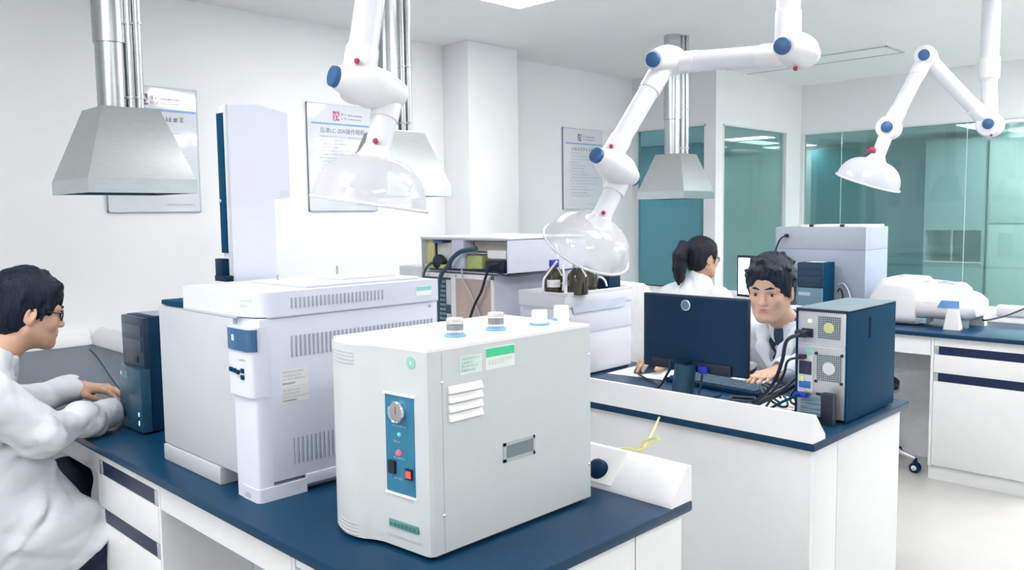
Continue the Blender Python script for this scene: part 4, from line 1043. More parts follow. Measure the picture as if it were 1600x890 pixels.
# keyboard, papers, mouse, pen
ka = Vector((-1.82, 2.68, ZT)); kb = Vector((-1.42, 2.64, ZT)); kd = (kb-ka).normalized(); kn = Vector((-kd.y, kd.x, 0))
t = thing('keyboard', 'black computer keyboard under the monitor', 'keyboard', tuple(ka+kn*.07), math.atan2(kd.y, kd.x))
KT = Matrix(((kd.x, kn.x, 0, ka.x), (kd.y, kn.y, 0, ka.y), (0, 0, 1, ZT), (0, 0, 0, 1)))
MB().box(0, .41, 0, .145, .001, .018, .004, T=KT).build('base', navy, t)
keym = M('key top', (.035, .075, .11), .4)
kp = None
for r in range(6):
    n = 18
    for c_ in range(n):
        if r == 5 and 3 < c_ < 9 and c_ != 4: continue
        w = .0185 if not (r == 5 and c_ == 4) else .104
        x = .012+c_*.0214
        m = MB().box(x, x+w, .012+(5-r)*.021, .012+(5-r)*.021+.0175, .017, .0245, .002, T=KT) if r == 0 and c_ == 0 else None
        if kp is None and m is not None:
            k = m.build('key', keym, t); kp = k; bx0 = (x, .012+(5-r)*.021)
        else:
            k = bpy.data.objects.new('key', kp.data); COL.objects.link(k); k.parent = t
            k.location = (x-bx0[0], .012+(5-r)*.021-bx0[1], 0)
            if w > .05: k.scale = (w/.0185, 1, 1); k.location.x = x-bx0[0]*(w/.0185)
def sheet(pts, label, z=ZT+.0012, h=.0012, mat=paper_m, name='paper_sheet'):
    c = sum((Vector((p[0], p[1], 0)) for p in pts), Vector())/len(pts)
    a = sum(pts[i][0]*pts[(i+1) % len(pts)][1]-pts[(i+1) % len(pts)][0]*pts[i][1] for i in range(len(pts)))
    return tag(MB().prism(pts, 'z', z-h, z).build(name, mat, None, (c.x, c.y, z-h)), label, 'paper')
sheet([(-2.09, 2.66), (-1.84, 2.70), (-1.84, 2.93), (-2.10, 2.93)], 'white paper under the mouse on the middle bench')
sheet([(-1.66, 2.815), (-1.46, 2.80), (-1.44, 2.935), (-1.66, 2.94)], 'white paper between the keyboard and the seated man')
sheet([(-1.40, 2.42), (-1.235, 2.40), (-1.235, 2.72), (-1.38, 2.74)], 'cream paper beneath the cables left of the computer tower', mat=M('paper cream', (.84, .84, .74), .7))
tag(MB().tube([Vector((-1.575, 2.838, ZT+.0055)), Vector((-1.50, 2.823, ZT+.0055))], .004, smooth_pts=False).build('pen', M('pen blue', (.05, .08, .45), .3), None, (-1.54, 2.83, ZT+.001)), 'blue pen on the paper near the keyboard', 'pen')
m2 = mouse(-1.985, 2.775, ZT+.001, math.pi-.25, 'black mouse in the hand of the man at the middle bench')
cable('black mouse cord curling over the left end of the middle bench', [Vector((-1.97, 2.71, .806)), Vector((-1.90, 2.66, .806)), Vector((-1.83, 2.62, .806)), Vector((-1.76, 2.55, .806)), Vector((-1.72, 2.42, .806)), Vector((-1.80, 2.36, .806))], .0035, dkblack)

# computer tower seen from behind
t = thing('computer_tower', 'navy computer tower turned with its silver back to the camera', 'computer', (-1.115, 2.69, ZT))
tx0, tx1, ty0, ty1, tz0, tz1 = -1.200, -1.033, 2.492, 2.878, ZT+.004, 1.151
MB().box(tx1-.006, tx1, ty0, ty1, tz0, tz1-.002, .002).build('side_panel', navy2, t)
MB().box(tx0, tx0+.006, ty0, ty1, tz0, tz1-.002, .002).build('side_panel', navy2, t)
MB().box(tx0, tx1, ty0+.002, ty1, tz1-.010, tz1, .003).build('top_panel', M('case top grey', (.16, .22, .26), .35), t)
MB().box(tx0+.005, tx1-.005, ty0+.02, ty1, tz0, tz1-.008).build('chassis', navy, t)
MB().box(tx0+.004, tx1-.006, ty0-.003, ty0+.004, tz1-.010, tz1-.002, .001).build('top_edge', dkblack, t)
silver = M('back plate', (.52, .55, .57), .35, .5)
rp = MB().box(tx0+.006, tx1-.008, ty0+.004, ty0+.02, tz0+.005, tz1-.010, .001).build('back_plate', silver, t)
dk = M('grille dark', (.03, .09, .14), .5)
def grille(x0_, x1_, z0_, z1_, hubm, r, parent):
    g = MB().box(x0_, x1_, ty0+.0025, ty0+.0045, z0_, z1_).build('fan_grille', dk, parent)
    b = MB(); n = int((z1_-z0_)/.0062)
    for k in range(n+1): z = z0_+(z1_-z0_)*k/n; b.box(x0_, x1_, ty0+.001, ty0+.003, z-.0009, z+.0009)
    m = int((x1_-x0_)/.0062)
    for k in range(m+1): x = x0_+(x1_-x0_)*k/m; b.box(x-.0009, x+.0009, ty0+.001, ty0+.003, z0_, z1_)
    w = b.build('grille_wires', silver, g); w['kind'] = 'stuff'
    c = Vector(((x0_+x1_)/2, ty0+.001, (z0_+z1_)/2)); MB().cyl(c, c+Vector((0, -.0018, 0)), r, n=22).build('fan_hub', hubm, g)
grille(tx0+.072, tx1-.024, 1.058, 1.128, M('hub yellow', (.55, .60, .25), .5), .017, rp)
grille(tx0+.070, tx1-.018, .925, 1.008, M('hub grey', (.62, .64, .66), .5), .020, rp)
MB().box(tx0+.008, tx1-.012, ty0+.002, ty0+.005, 1.036, 1.040).box(tx0+.008, tx1-.010, ty0+.0015, ty0+.005, 1.028, 1.034).build('joint_rib', M('rib silver', (.66, .69, .71), .3, .5), rp)
for (a, b_) in ((tx0+.068, 1.010), (tx1-.018, 1.010), (tx0+.068, .922), (tx1-.018, .922)): MB().cyl((a, ty0+.004, b_), (a, ty0, b_), .005, n=14).build('rubber_rivet', dkblack, rp)
MB().box(tx0+.020, tx0+.056, ty0-.001, ty0+.005, 1.058, 1.086, .002).build('power_inlet', dkblack, rp)
MB().cyl((tx0+.045, ty0+.004, 1.110), (tx0+.045, ty0+.001, 1.110), .006, n=14).build('indicator', M('lamp yellow green', (.6, .75, .35), .4, emit=((.7, .9, .4), .6)), rp)
MB().box(tx0+.010, tx0+.058, ty0+.001, ty0+.005, .880, 1.026).build('port_panel', M('port plate silver', (.60, .63, .65), .4), rp)
for (a, b_, c_, d_, cm) in ((.012, .030, 1.004, 1.022, (.45, .40, .72)), (.034, .054, 1.004, 1.024, (.25, .62, .48)), (.014, .054, .940, .982, (.015, .02, .06)), (.012, .030, .915, .935, (.75, .78, .45)), (.014, .052, .896, .918, (.03, .15, .55)), (.034, .056, .884, .894, (.65, .66, .25))):
    MB().box(tx0+a, tx0+b_, ty0-.002, ty0+.004, c_, d_, .001).build('port', M('port %.2f %.2f' % (cm[0], cm[1]), cm, .4), rp)
for k in range(4):
    z = .815+k*.016; MB().box(tx0+.020, tx1-.055, ty0-.001, ty0+.005, z, z+.010, .001).build('slot_cover', M('slot cover', (.20, .34, .42), .35, .4), rp)
MB().box(tx0+.07, tx0+.09, ty0, ty0+.005, .878, .886).build('slot_label', dkblack, rp)
MB().box(tx1-.0005, tx1+.0008, ty0+.16, ty0+.175, 1.05, 1.115).build('release_slot', M('slot shade', (.002, .015, .04), .6, spec=.03), t)
MB().box(tx1-.0005, tx1+.0006, ty0+.02, ty0+.055, .84, .90).build('side_sticker', M('sticker navy', (.003, .030, .075), .5, spec=.05), t)
MB().box(tx0+.01, tx1-.01, ty0+.03, ty1-.03, ZT, tz0+.001).build('feet', dkblack, t)
MB().box(tx0+.012, tx0+.05, ty0-.03, ty0-.002, .870, .884, .003).build('vga_plug', M('plug blue', (.01, .03, .45), .35), t)
MB().box(tx0+.012, tx0+.05, ty0-.035, ty0-.002, 1.060, 1.082, .004).build('power_plug', dkblack, t)
MB().box(tx0+.016, tx0+.040, ty0-.030, ty0-.002, .990, 1.004, .003).build('audio_plug', dkblack, t)
pa = un(1305, 662, z=ZT)
tag(MB().box(-1.092, -1.052, 2.440, 2.468, ZT, ZT+.098, .005).build('power_adapter', dkblack, None, (-1.07, 2.45, ZT)), 'black power adapter standing upright behind the tower back', 'adapter')
# tangle of cords between the man and the tower
rs = random.Random(5)
px_ = tx0+.03
cable('black power cord arching from the silver tower back down to the worktop', [Vector((px_, ty0-.035, 1.07)), Vector((px_-.03, ty0-.06, 1.05)), Vector((px_-.05, ty0-.05, .98)), Vector((px_-.09, ty0-.03, .90)), Vector((px_-.16, ty0-.01, .83)), Vector((px_-.26, ty0+.03, .808)), Vector((px_-.30, ty0+.08, .808)), Vector((px_-.22, ty0+.10, .812))], .006, dkblack)
cable('black audio cord dropping from the middle of the tower back', [Vector((px_, ty0-.03, .997)), Vector((px_-.03, ty0-.05, .985)), Vector((px_-.06, ty0-.02, .93)), Vector((px_-.12, ty0+.02, .86)), Vector((px_-.20, ty0+.03, .815)), Vector((px_-.32, ty0-.01, .808))], .004, dkblack)
cable('black coiled cord looped beside the computer tower', [Vector((px_-.05+.05*math.cos(k*.8), ty0+.10+.03*math.sin(k*.8)+.004*k, .86+.045*math.sin(k*.8+.6))) for k in range(18)], .0045, dkblack)
cable('second coiled black cord in the tangle near the seated man', [Vector((px_-.14+.06*math.cos(k*.75+1), ty0+.06+.035*math.sin(k*.75)+.003*k, .838+.026*math.sin(k*.75))) for k in range(15)], .0045, M('cord soft black', (.012, .03, .05), .4))
cable('blue-plugged video cord running forward over the ledge', [Vector((px_, ty0-.03, .877)), Vector((px_-.03, ty0-.08, .86)), Vector((px_-.07, ty0-.13, .83)), Vector((px_-.10, ty0-.165, .822)), Vector((px_-.11, ty0-.168, .822))], .0045, navy2)
cable('thick black sleeve of cords lying on the worktop', [Vector((px_-.06, ty0+.06, .89)), Vector((px_-.10, ty0+.04, .86)), Vector((px_-.15, ty0+.02, .83)), Vector((px_-.18, ty0-.01, .812)), Vector((px_-.20, ty0-.05, .812))], .012, M('cord soft black', (.012, .03, .05), .4))
cable('thin black cord with a small plug near the ledge', [Vector((px_-.03, ty0+.04, .93)), Vector((px_-.06, ty0+.0, .89)), Vector((px_-.09, ty0-.04, .85)), Vector((px_-.10, ty0-.08, .812)), Vector((px_-.10, ty0-.12, .806))], .004, dkblack)
cable('white cord arching among the black cords', [Vector((px_-.20, ty0+.16, .82)), Vector((px_-.16, ty0+.13, .89)), Vector((px_-.10, ty0+.10, .93)), Vector((px_-.05, ty0+.08, .91)), Vector((px_-.03, ty0+.06, .84))], .003, gray_m)

# ================================================================== REAR BENCH
t = thing('spectrometer_cabinet', 'tall pale grey-blue spectrometer standing behind the black tower', 'instrument', (-2.27, 5.22, ZT))
gx0, gx1, gy0, gy1, gz = -2.555, -1.978, 5.0, 5.345, 1.353
lvm = M('spectrometer lilac', (.36, .42, .52), .45, var=.02)
MB().box(gx0, gx1, gy0, gy1, ZT+.01, 1.214, .004).build('lower_case', lvm, t)
MB().box(gx0, gx1, gy0, gy1, 1.216, gz, .004).build('upper_case', M('spectrometer upper', (.40, .44, .53), .45, var=.02), t)
MB().box(gx0+.002, gx1+.0006, gy0-.0006, gy1, 1.2135, 1.2165).build('seam', M('seam lilac', (.28, .33, .42), .5), t)
MB().box(gx0+.02, gx1-.02, gy0+.02, gy1-.02, ZT, ZT+.011).build('feet', dkblack, t)
cp_ = un(1230, 368, y=5.0)
MB().cyl(cp_+Vector((0, .001, 0)), cp_+Vector((0, -.02, 0)), .012, n=16).build('plug', dkblack, t)
MB().tube([cp_+Vector((0, -.02, 0)), cp_+Vector((-.03, -.03, -.02)), cp_+Vector((-.06, -.03, -.09)), cp_+Vector((-.07, -.02, -.2))], .005).build('cord', dkblack, t)
tp = thing('document_tray', 'white flat tray with black clips on top of the grey spectrometer', 'tray', (-2.2, 5.2, gz))
MB().prism([(-2.40, 5.03), (-2.02, 5.05), (-1.99, 5.31), (-2.36, 5.32)], 'z', gz+.0005, gz+.014).build('tray', M('tray white', (.84, .84, .83), .5), tp)
for (cx_, cy_) in ((-2.33, 5.03), (-2.14, 5.04)): MB().box(cx_-.012, cx_+.012, cy_-.006, cy_+.02, gz+.0005, gz+.017, .002).build('clip', dkblack, tp)
# black tower on the rear bench
t = thing('computer_tower', 'black computer tower on the rear bench behind the seated man', 'computer', (-2.22, 4.98, ZT))
MB().box(-2.308, -2.150, 4.812, 5.0-.06+.25-.22, ZT+.006, 1.143, .004).build('case', navy2, t)
q = MB().box(-2.308, -2.150, 4.800, 4.814, .995, 1.141, .003).build('drive_fascia', M('drive fascia', (.010, .028, .06), .3), t)
for k in range(3): MB().box(-2.300, -2.158, 4.797, 4.802, 1.100-k*.036, 1.130-k*.036, .002).build('drive_door', M('drive door', (.014, .04, .085), .28), t)
MB().box(-2.308, -2.150, 4.794, 4.814, ZT+.006, .992, .003).build('lower_fascia', M('lower fascia grey', (.12, .22, .30), .3), t)
MB().box(-2.295, -2.22, 4.792, 4.795, .945, .965).build('badge', M('badge silver', (.4, .46, .5), .3), t)
MB().box(-2.28, -2.18, 4.86, 4.94, 1.143, 1.1442).build('top_sheet', paper_m, t)
MB().box(-2.30, -2.16, 4.83, 4.95, ZT, ZT+.007).build('feet', dkblack, t)
cable('white cord looping down behind the black tower on the rear bench', [Vector((-2.14, 5.0, 1.0)), Vector((-2.10, 4.985, 1.01)), Vector((-2.06, 4.97, .96)), Vector((-2.03, 4.95, .87)), Vector((-1.99, 4.93, .806))], .004, tub)
cable('dark cord looping behind the black tower on the rear bench', [Vector((-2.14, 5.0-.01, .96)), Vector((-2.12, 4.985, .98)), Vector((-2.10, 4.98, .93)), Vector((-2.13, 4.975, .88))], .004, dkblack)
# monitor of the woman
t = thing('computer_monitor', 'lit white computer screen with black frame behind the seated man', 'monitor', (-2.62, 4.93, ZT))
ma = Vector((-2.800, 4.950, 0)); mb2 = Vector((-2.44, 4.86, 0)); md_ = (mb2-ma).normalized(); mn = Vector((md_.y, -md_.x, 0))
MT = Matrix(((md_.x, -mn.x, 0, ma.x), (md_.y, -mn.y, 0, ma.y), (0, 0, 1, 0), (0, 0, 0, 1)))
MB().box(0, .40, 0, .03, .895, 1.168, .005, T=MT).build('bezel', dkblack, t)
MB().box(.014, .386, -.0015, .001, .912, 1.152, T=MT).build('screen', M('screen white', (.8, .85, .9), .2, emit=((.9, .95, 1), .9)), t)
MB().box(.17, .23, .03, .05, ZT+.006, 1.0, .004, T=MT).box(.10, .30, -.03, .12, ZT, ZT+.010, .004, T=MT).build('stand', navy, t)

# white analyser: saddle-shaped body on splayed feet
t = thing('benchtop_analyser', 'white rounded benchtop analyser with blue label on splayed feet', 'instrument', (-1.63, 5.0, ZT))
an_m = M('analyser white', (.80, .80, .82), .3, var=.01)
def rbox_ring(x, y0_, y1_, z0_, z1_, r, n=8):
    pts = []
    for (cy_, cz_, a0_) in ((y1_-r, z1_-r, 0), (y0_+r, z1_-r, 90), (y0_+r, z0_+r, 180), (y1_-r, z0_+r, 270)):
        for k in range(n+1):
            a = math.radians(a0_+90*k/n); pts.append(Vector((x, cy_+r*math.cos(a), cz_+r*math.sin(a))))
    return pts
def loft(rings, name, mat, parent, angle=40): MB().sweep(rings).build(name, mat, parent, angle=angle)
AY0, AY1 = 4.885, 5.20
# left tall housing
loft([rbox_ring(-1.930, AY0+.03, AY1-.03, .815, .93, .04), rbox_ring(-1.905, AY0+.01, AY1-.01, .808, .975, .05), rbox_ring(-1.845, AY0-.005, AY1, .805, 1.058, .06), rbox_ring(-1.80, AY0-.01, AY1, .803, 1.072, .06), rbox_ring(-1.665, AY0-.01, AY1, .803, 1.068, .06), rbox_ring(-1.650, AY0-.004, AY1-.006, .806, 1.058, .06)], 'housing', an_m, t)
# barrel
loft([rbox_ring(-1.66, AY0+.006, AY1-.01, .842, 1.005, .075), rbox_ring(-1.44, AY0+.006, AY1-.01, .842, 1.002, .075), rbox_ring(-1.385, AY0+.014, AY1-.02, .848, .985, .066), rbox_ring(-1.352, AY0+.035, AY1-.04, .868, .955, .04), rbox_ring(-1.345, AY0+.06, AY1-.07, .89, .93, .018)], 'barrel', an_m, t)
# raised deck
loft([rbox_ring(-1.655, AY0+.045, AY1-.03, .96, 1.050, .03), rbox_ring(-1.47, AY0+.05, AY1-.03, .96, 1.038, .03), rbox_ring(-1.435, AY0+.07, AY1-.04, .96, 1.010, .02)], 'deck', an_m, t)
MB().box(-1.575, -1.475, AY0+.075, AY1-.10, 1.036, 1.0455, .003).build('display', M('display grey', (.40, .43, .50), .2), t)
MB().tube([Vector((-1.635, AY0+.09, 1.050)), Vector((-1.62, AY0+.07, 1.051)), Vector((-1.60, AY0+.075, 1.050))], .003).build('grip_line', gray_m, t)
MB().box(-1.765, -1.735, AY0+.06, AY0+.08, 1.072, 1.076, .001).build('badge', gray_m, t)
MB().prism([(-1.535, .915), (-1.425, .915), (-1.425, .955), (-1.515, .955)], 'y', AY0+.0015, AY0+.008).build('blue_label', M('label cornflower', (.14, .30, .66), .45), t)
q = MB(); glyphs(q, (-1.61, AY0+.003, .935), (1, 0, 0), (0, 0, 1), (0, -1, 0), 9, .006, 55); q.build('name_print', gray_m, t)
for (fx, fy, nm) in ((-1.450, AY0-.005, 0), (-1.400, AY1-.05, 1), (-1.82, AY0+.01, 2), (-1.82, AY1-.05, 3)):
    def rg(w, d, z): return [Vector((fx-w, fy-d, z)), Vector((fx+w, fy-d, z)), Vector((fx+w, fy+d, z)), Vector((fx-w, fy+d, z))]
    MB().sweep([rg(.040, .028, ZT), rg(.040, .028, ZT+.006), rg(.032, .024, .86), rg(.027, .022, .905)]).build('foot', an_m, t)
MB().box(-1.72, -1.60, AY0+.03, AY0+.15, .815, .845, .003).build('underside_tray', M('tray blue grey', (.28, .42, .52), .4), t)
cable('dark cord running over the rear bench at the right edge', [un(1530, 498, y=5.16), un(1540, 500, y=5.12)+Vector((0, 0, .0)), un(1560, 496, y=5.2), un(1580, 490, y=5.28), un(1600, 482, y=5.345)], .005, dkblack)
t = thing('service_outlet', 'white curved outlet housing on the ledge at the right edge', 'outlet', (-1.25, 5.37, ZT+.08))
loft([rbox_ring(-1.36, 5.352, 5.43, .835, .897, .012), rbox_ring(-1.16, 5.352, 5.43, .835, .897, .012)], 'housing', an_m, t)
loft([rbox_ring(-1.155, 5.352, 5.43, .835, .893, .012), rbox_ring(-.98, 5.352, 5.43, .835, .893, .012)], 'housing', an_m, t)
cable('dark cord lying on the ledge left of the woman', [Vector((-4.3, 5.40, .884)), Vector((-4.1, 5.395, .886)), Vector((-3.9, 5.42, .884)), Vector((-3.7, 5.40, .885)), Vector((-3.5, 5.42, .884))], .004, dkblack)

# ------------------------------------------------------------------ stools and chair
def stool(x, y, rz, zs, label, group=None):
    t = thing('lab_stool', label, 'stool', (x, y, 0), rz, group)
    T = Matrix.Translation((x, y, 0)) @ Matrix.Rotation(rz, 4, 'Z')
    MB().lathe([(.10, zs-.055), (.172, zs-.05), (.185, zs-.035), (.185, zs-.012), (.17, zs), (.001, zs+.002)], (x, y, 0), (0, 0, 1), 36).build('cushion', dkblack, t)
    MB().lathe([(.12, zs-.068), (.182, zs-.068), (.188, zs-.060), (.186, zs-.045), (.12, zs-.052)], (x, y, 0), (0, 0, 1), 36).build('chrome_ring', chrome, t)
    MB().lathe([(.032, .09), (.032, .28), (.022, .281), (.022, zs-.06), (.05, zs-.055)], (x, y, 0), (0, 0, 1), 20).build('column', chrome, t)
    for k in range(5):
        a = rz+math.tau*k/5; e = Vector((math.cos(a), math.sin(a), 0)); c = Vector((x, y, 0))
        lg = MB().tube([c+e*.02+Vector((0, 0, .125)), c+e*.15+Vector((0, 0, .112)), c+e*.29+Vector((0, 0, .078))], .014).build('leg', M('leg grey steel', (.55, .58, .60), .3, .6), t)
        w = c+e*.29; pdir = Vector((-e.y, e.x, 0))
        cs = MB().cyl(w+Vector((0, 0, .05)), w+Vector((0, 0, .08)), .012, n=12)
        for sgn in (-1, 1): cs.lathe([(.010, 0), (.027, .002), (.029, .008), (.027, .016), (.010, .018)], w+pdir*(sgn*.004)+Vector((0, 0, .029)), pdir*sgn, 20)
        cs.build('castor', navy, lg)
        for sgn in (-1, 1): MB().lathe([(.012, .0), (.015, .0195), (.013, .021)], w+pdir*(sgn*.004)+Vector((0, 0, .029)), pdir*sgn, 16).build('hub', M('hub white', (.75, .77, .8), .3), lg)
    return t
stool(-1.875, 4.765, .0, .50, 'black stool with chrome ring half hidden by the middle bench, beside the rear cabinet')
t = thing('task_chair', 'white shell chair back left of the woman at the rear bench', 'chair', (-3.08, 4.45, 0))
g = SG((-.26, -.30, .38), (.26, .30, 1.05), .008)
g.cap((-.12, -.215, .74), (.12, -.215, .74), .13, k=.03, sc=(1, .17, 1.7)); g.cap((-.1, -.20, .80), (.1, -.20, .80), .15, k=.03, sc=(1, .12, 1.1))
g.ell((0, 0, .475), (.225, .215, .028)); g.cap((0, -.20, .48), (0, -.215, .62), .05, k=.04, sc=(2, .5, 1))
P_, F_ = g.mesh(Matrix.Translation((-3.08, 4.45, 0)) @ Matrix.Rotation(-.35, 4, 'Z')); link_mesh('shell', P_, F_, M('chair shell', (.80, .81, .83), .35), t, angle=None)
MB().lathe([(.03, .09), (.03, .30), (.02, .301), (.02, .46), (.08, .465)], (-3.08, 4.45, 0), (0, 0, 1), 20).build('column', chrome, t)
for k in range(5):
    a = math.tau*k/5+.3; e = Vector((math.cos(a), math.sin(a), 0)); c = Vector((-3.08, 4.45, 0))
    MB().tube([c+e*.02+Vector((0, 0, .115)), c+e*.24+Vector((0, 0, .06))], .015, smooth_pts=False).ball(c+e*.24+Vector((0, 0, .03)), .03).build('leg', M('leg grey steel', (.55, .58, .60), .3, .6), t)

# ================================================================== THE PEOPLE
def rot_head(yaw, pitch, roll=0.0):
    return Matrix.Rotation(yaw, 4, 'Z') @ Matrix.Rotation(pitch, 4, 'X') @ Matrix.Rotation(roll, 4, 'Y')

def head_skin(neck_local, female=False, h=.0027, wide=1.0):
    g = SG((-.10, -.13, -.25), (.10, .135, .125), h)
    w = wide
    g.ell((0, -.014, .036), (.074*w, .094, .082), .01)
    g.ell((0, .022, -.030), (.064*w, .066, .078), .03)
    g.ell((0, .030, .030), (.066*w, .060, .060), .02)               # forehead
    g.ell((0, .040, -.072), (.046*w, .044, .038), .025)             # jaw
    g.cap((-.052*w, .000, -.052), (-.020, .066, -.096), .020, .017, .025)
    g.cap((.052*w, .000, -.052), (.020, .066, -.096), .020, .017, .025)
    g.ell((0, .070, -.094), (.022, .018, .016), .016)               # chin
    for s in (-1, 1):
        g.ell((s*.038*w, .058, -.028), (.024, .024, .022), .02)     # cheek
        g.cap((s*.010, .082, .016), (s*.046*w, .066, .017), .010, .009, .012)  # brow ridge
        g.ell((s*.0315, .094, -.001), (.017, .016, .0085), .010, True)
        g.ell((s*.0315, .0705, -.001), (.0145, .0135, .0135), .004) # lids round the eyeball
        g.ell((s*.0315, .0875, -.0025), (.0126, .009, .0052), .002, True)
    g.cap((0, .082, .006), (0, .098, -.030), .0075, .0115, .010)    # nose
    g.ell((0, .1005, -.034), (.0105, .010, .009), .006)
    for s in (-1, 1):
        g.ell((s*.0115, .0925, -.036), (.0075, .0095, .007), .005)
        g.ell((s*.006, .099, -.0435), (.0032, .0045, .003), .002, True)
    g.ell((0, .081, -.060), (.026, .009, .016), .012)               # mouth mound
    g.cap((-.017, .0865, -.0585), (.017, .0865, -.0585), .0048, k=.004)
    g.cap((-.015, .0855, -.0680), (.015, .0855, -.0680), .0055, k=.004)
    g.cap((-.021, .0895, -.0632), (.021, .0895, -.0632), .0016, k=.003, sub=True)
    for s in (-1, 1):                                               # ears
        Rm = Matrix.Rotation(s*-.35, 3, 'Z') @ Matrix.Rotation(-.15, 3, 'X')
        g.ell((s*.0765*w, -.012, -.008), (.0085, .019, .031), .006, rot=Rm)
        g.ell((s*.0845*w, -.006, -.004), (.006, .010, .018), .004, True, rot=Rm)
        g.ell((s*.0765*w, -.002, -.010), (.006, .006, .009), .004)
        g.ell((s*.075*w, -.006, -.034), (.007, .009, .009), .006)
    n = Vector(neck_local)
    g.cap((0, -.018, -.070), tuple(n), .050 if not female else .043, .056 if not female else .047, .03)
    return g.mesh(relax=1)

def hand_mesh(curl=(.35, .5, .35), spread=.05, thumb=(.35, -.25), left=False, h=.0024, curls=None):
    """wrist at origin, fingers +Y, thumb +X (right-hand thumb side is -X seen palm down, so mirrored when needed), back of hand +Z"""
    g = SG((-.06, -.06, -.085), (.095, .21, .045), h)
    fx = (.0300, .0100, -.0105, -.0295); fl = (.072, .080, .075, .059); fr_ = (.0088, .0090, .0085, .0075)
    kn = (.088, .091, .086, .078)
    g.cap((0, -.055, 0), (0, .008, 0), .0255, .0250, .012, sc=(1.08, 1, .78))
    for i in range(4):
        g.cap((fx[i]*.55, .006, -.001), (fx[i], kn[i]-.004, .001), .0150, .0108, .012)
    g.ell((.024, .034, -.010), (.017, .030, .015), .012)            # thumb pad
    g.ell((-.024, .034, -.010), (.013, .032, .013), .012)
    for i in range(4):
        p = np.array((fx[i], kn[i], .001)); a = 0.0
        cc = curls[i] if curls else curl
        yaw = (1.5-i)*spread
        r = fr_[i]
        for j, (fr, c) in enumerate(zip((.46, .30, .24), cc)):
            a += c; L = fl[i]*fr
            d = np.array((math.sin(yaw)*math.cos(a), math.cos(yaw)*math.cos(a), -math.sin(a)))
            q = p+d*L
            r2 = r*.93
            g.cap(p, q, r, r2, .0045 if j else .010)
            if j: g.ell(tuple(p+np.array((0, 0, .001))), (r*1.06, r*1.06, r*1.06), .003)
            p = q; r = r2
    a, b = thumb
    p0 = np.array((.020, .020, -.008)); p1 = p0+np.array((.030, .028, b*.03)); p2 = p1+np.array((math.sin(a)*.034, math.cos(a)*.034, b*.03)); p3 = p2+np.array((math.sin(a*.6)*.027, math.cos(a*.6)*.027, b*.02))
    g.cap(p0, p1, .0145, .0115, .012); g.cap(p1, p2, .0110, .0098, .005); g.cap(p2, p3, .0098, .0080, .004)
    P, F = g.mesh(relax=1)
    if left: P = P*np.array((-1, 1, 1)); F = F[:, ::-1]
    return P, F
def hand_frame(wrist, fwd, dorsal=(0, 0, 1)):
    y = Vector(fwd).normalized(); z = Vector(dorsal); z = (z-y*z.dot(y)).normalized(); x = y.cross(z)
    return Matrix(((x.x, y.x, z.x, wrist[0]), (x.y, y.y, z.y, wrist[1]), (x.z, y.z, z.z, wrist[2]), (0, 0, 0, 1)))
def xf(PF, T):
    P, F = PF; t = np.array(T); return P @ t[:3, :3].T + t[:3, 3], F
def hand_at(T, wrist, fwd, left, **k):
    """palm down, seen from above: the right hand's thumb is on its left (-X), so the +X-thumb mesh is mirrored for the right hand"""
    return xf(hand_mesh(left=not left, **k), T @ hand_frame(wrist, fwd))

def body_core(J, h=.009):
    lo = np.min([v for v in J.values()], 0)-.16; hi = np.max([v for v in J.values()], 0)+.16
    g = SG(lo, hi, h)
    g.chain([J['pelvis'], J['waist'], J['chest']], [.115, .105, .115], .05, sc=(1.15, .8, 1))
    g.cap(J['shr'], J['shl'], .058, k=.05); g.cap(J['chest'], J['neck'], .085, .05, .05)
    for s in 'rl':
        g.chain([J['sh'+s], J['el'+s], J['wr'+s]], [.048, .038, .027], .02)
        g.chain([J['hip'+s], J['kn'+s], J['an'+s]], [.080, .054, .038], .03)
    return g.mesh(relax=1)

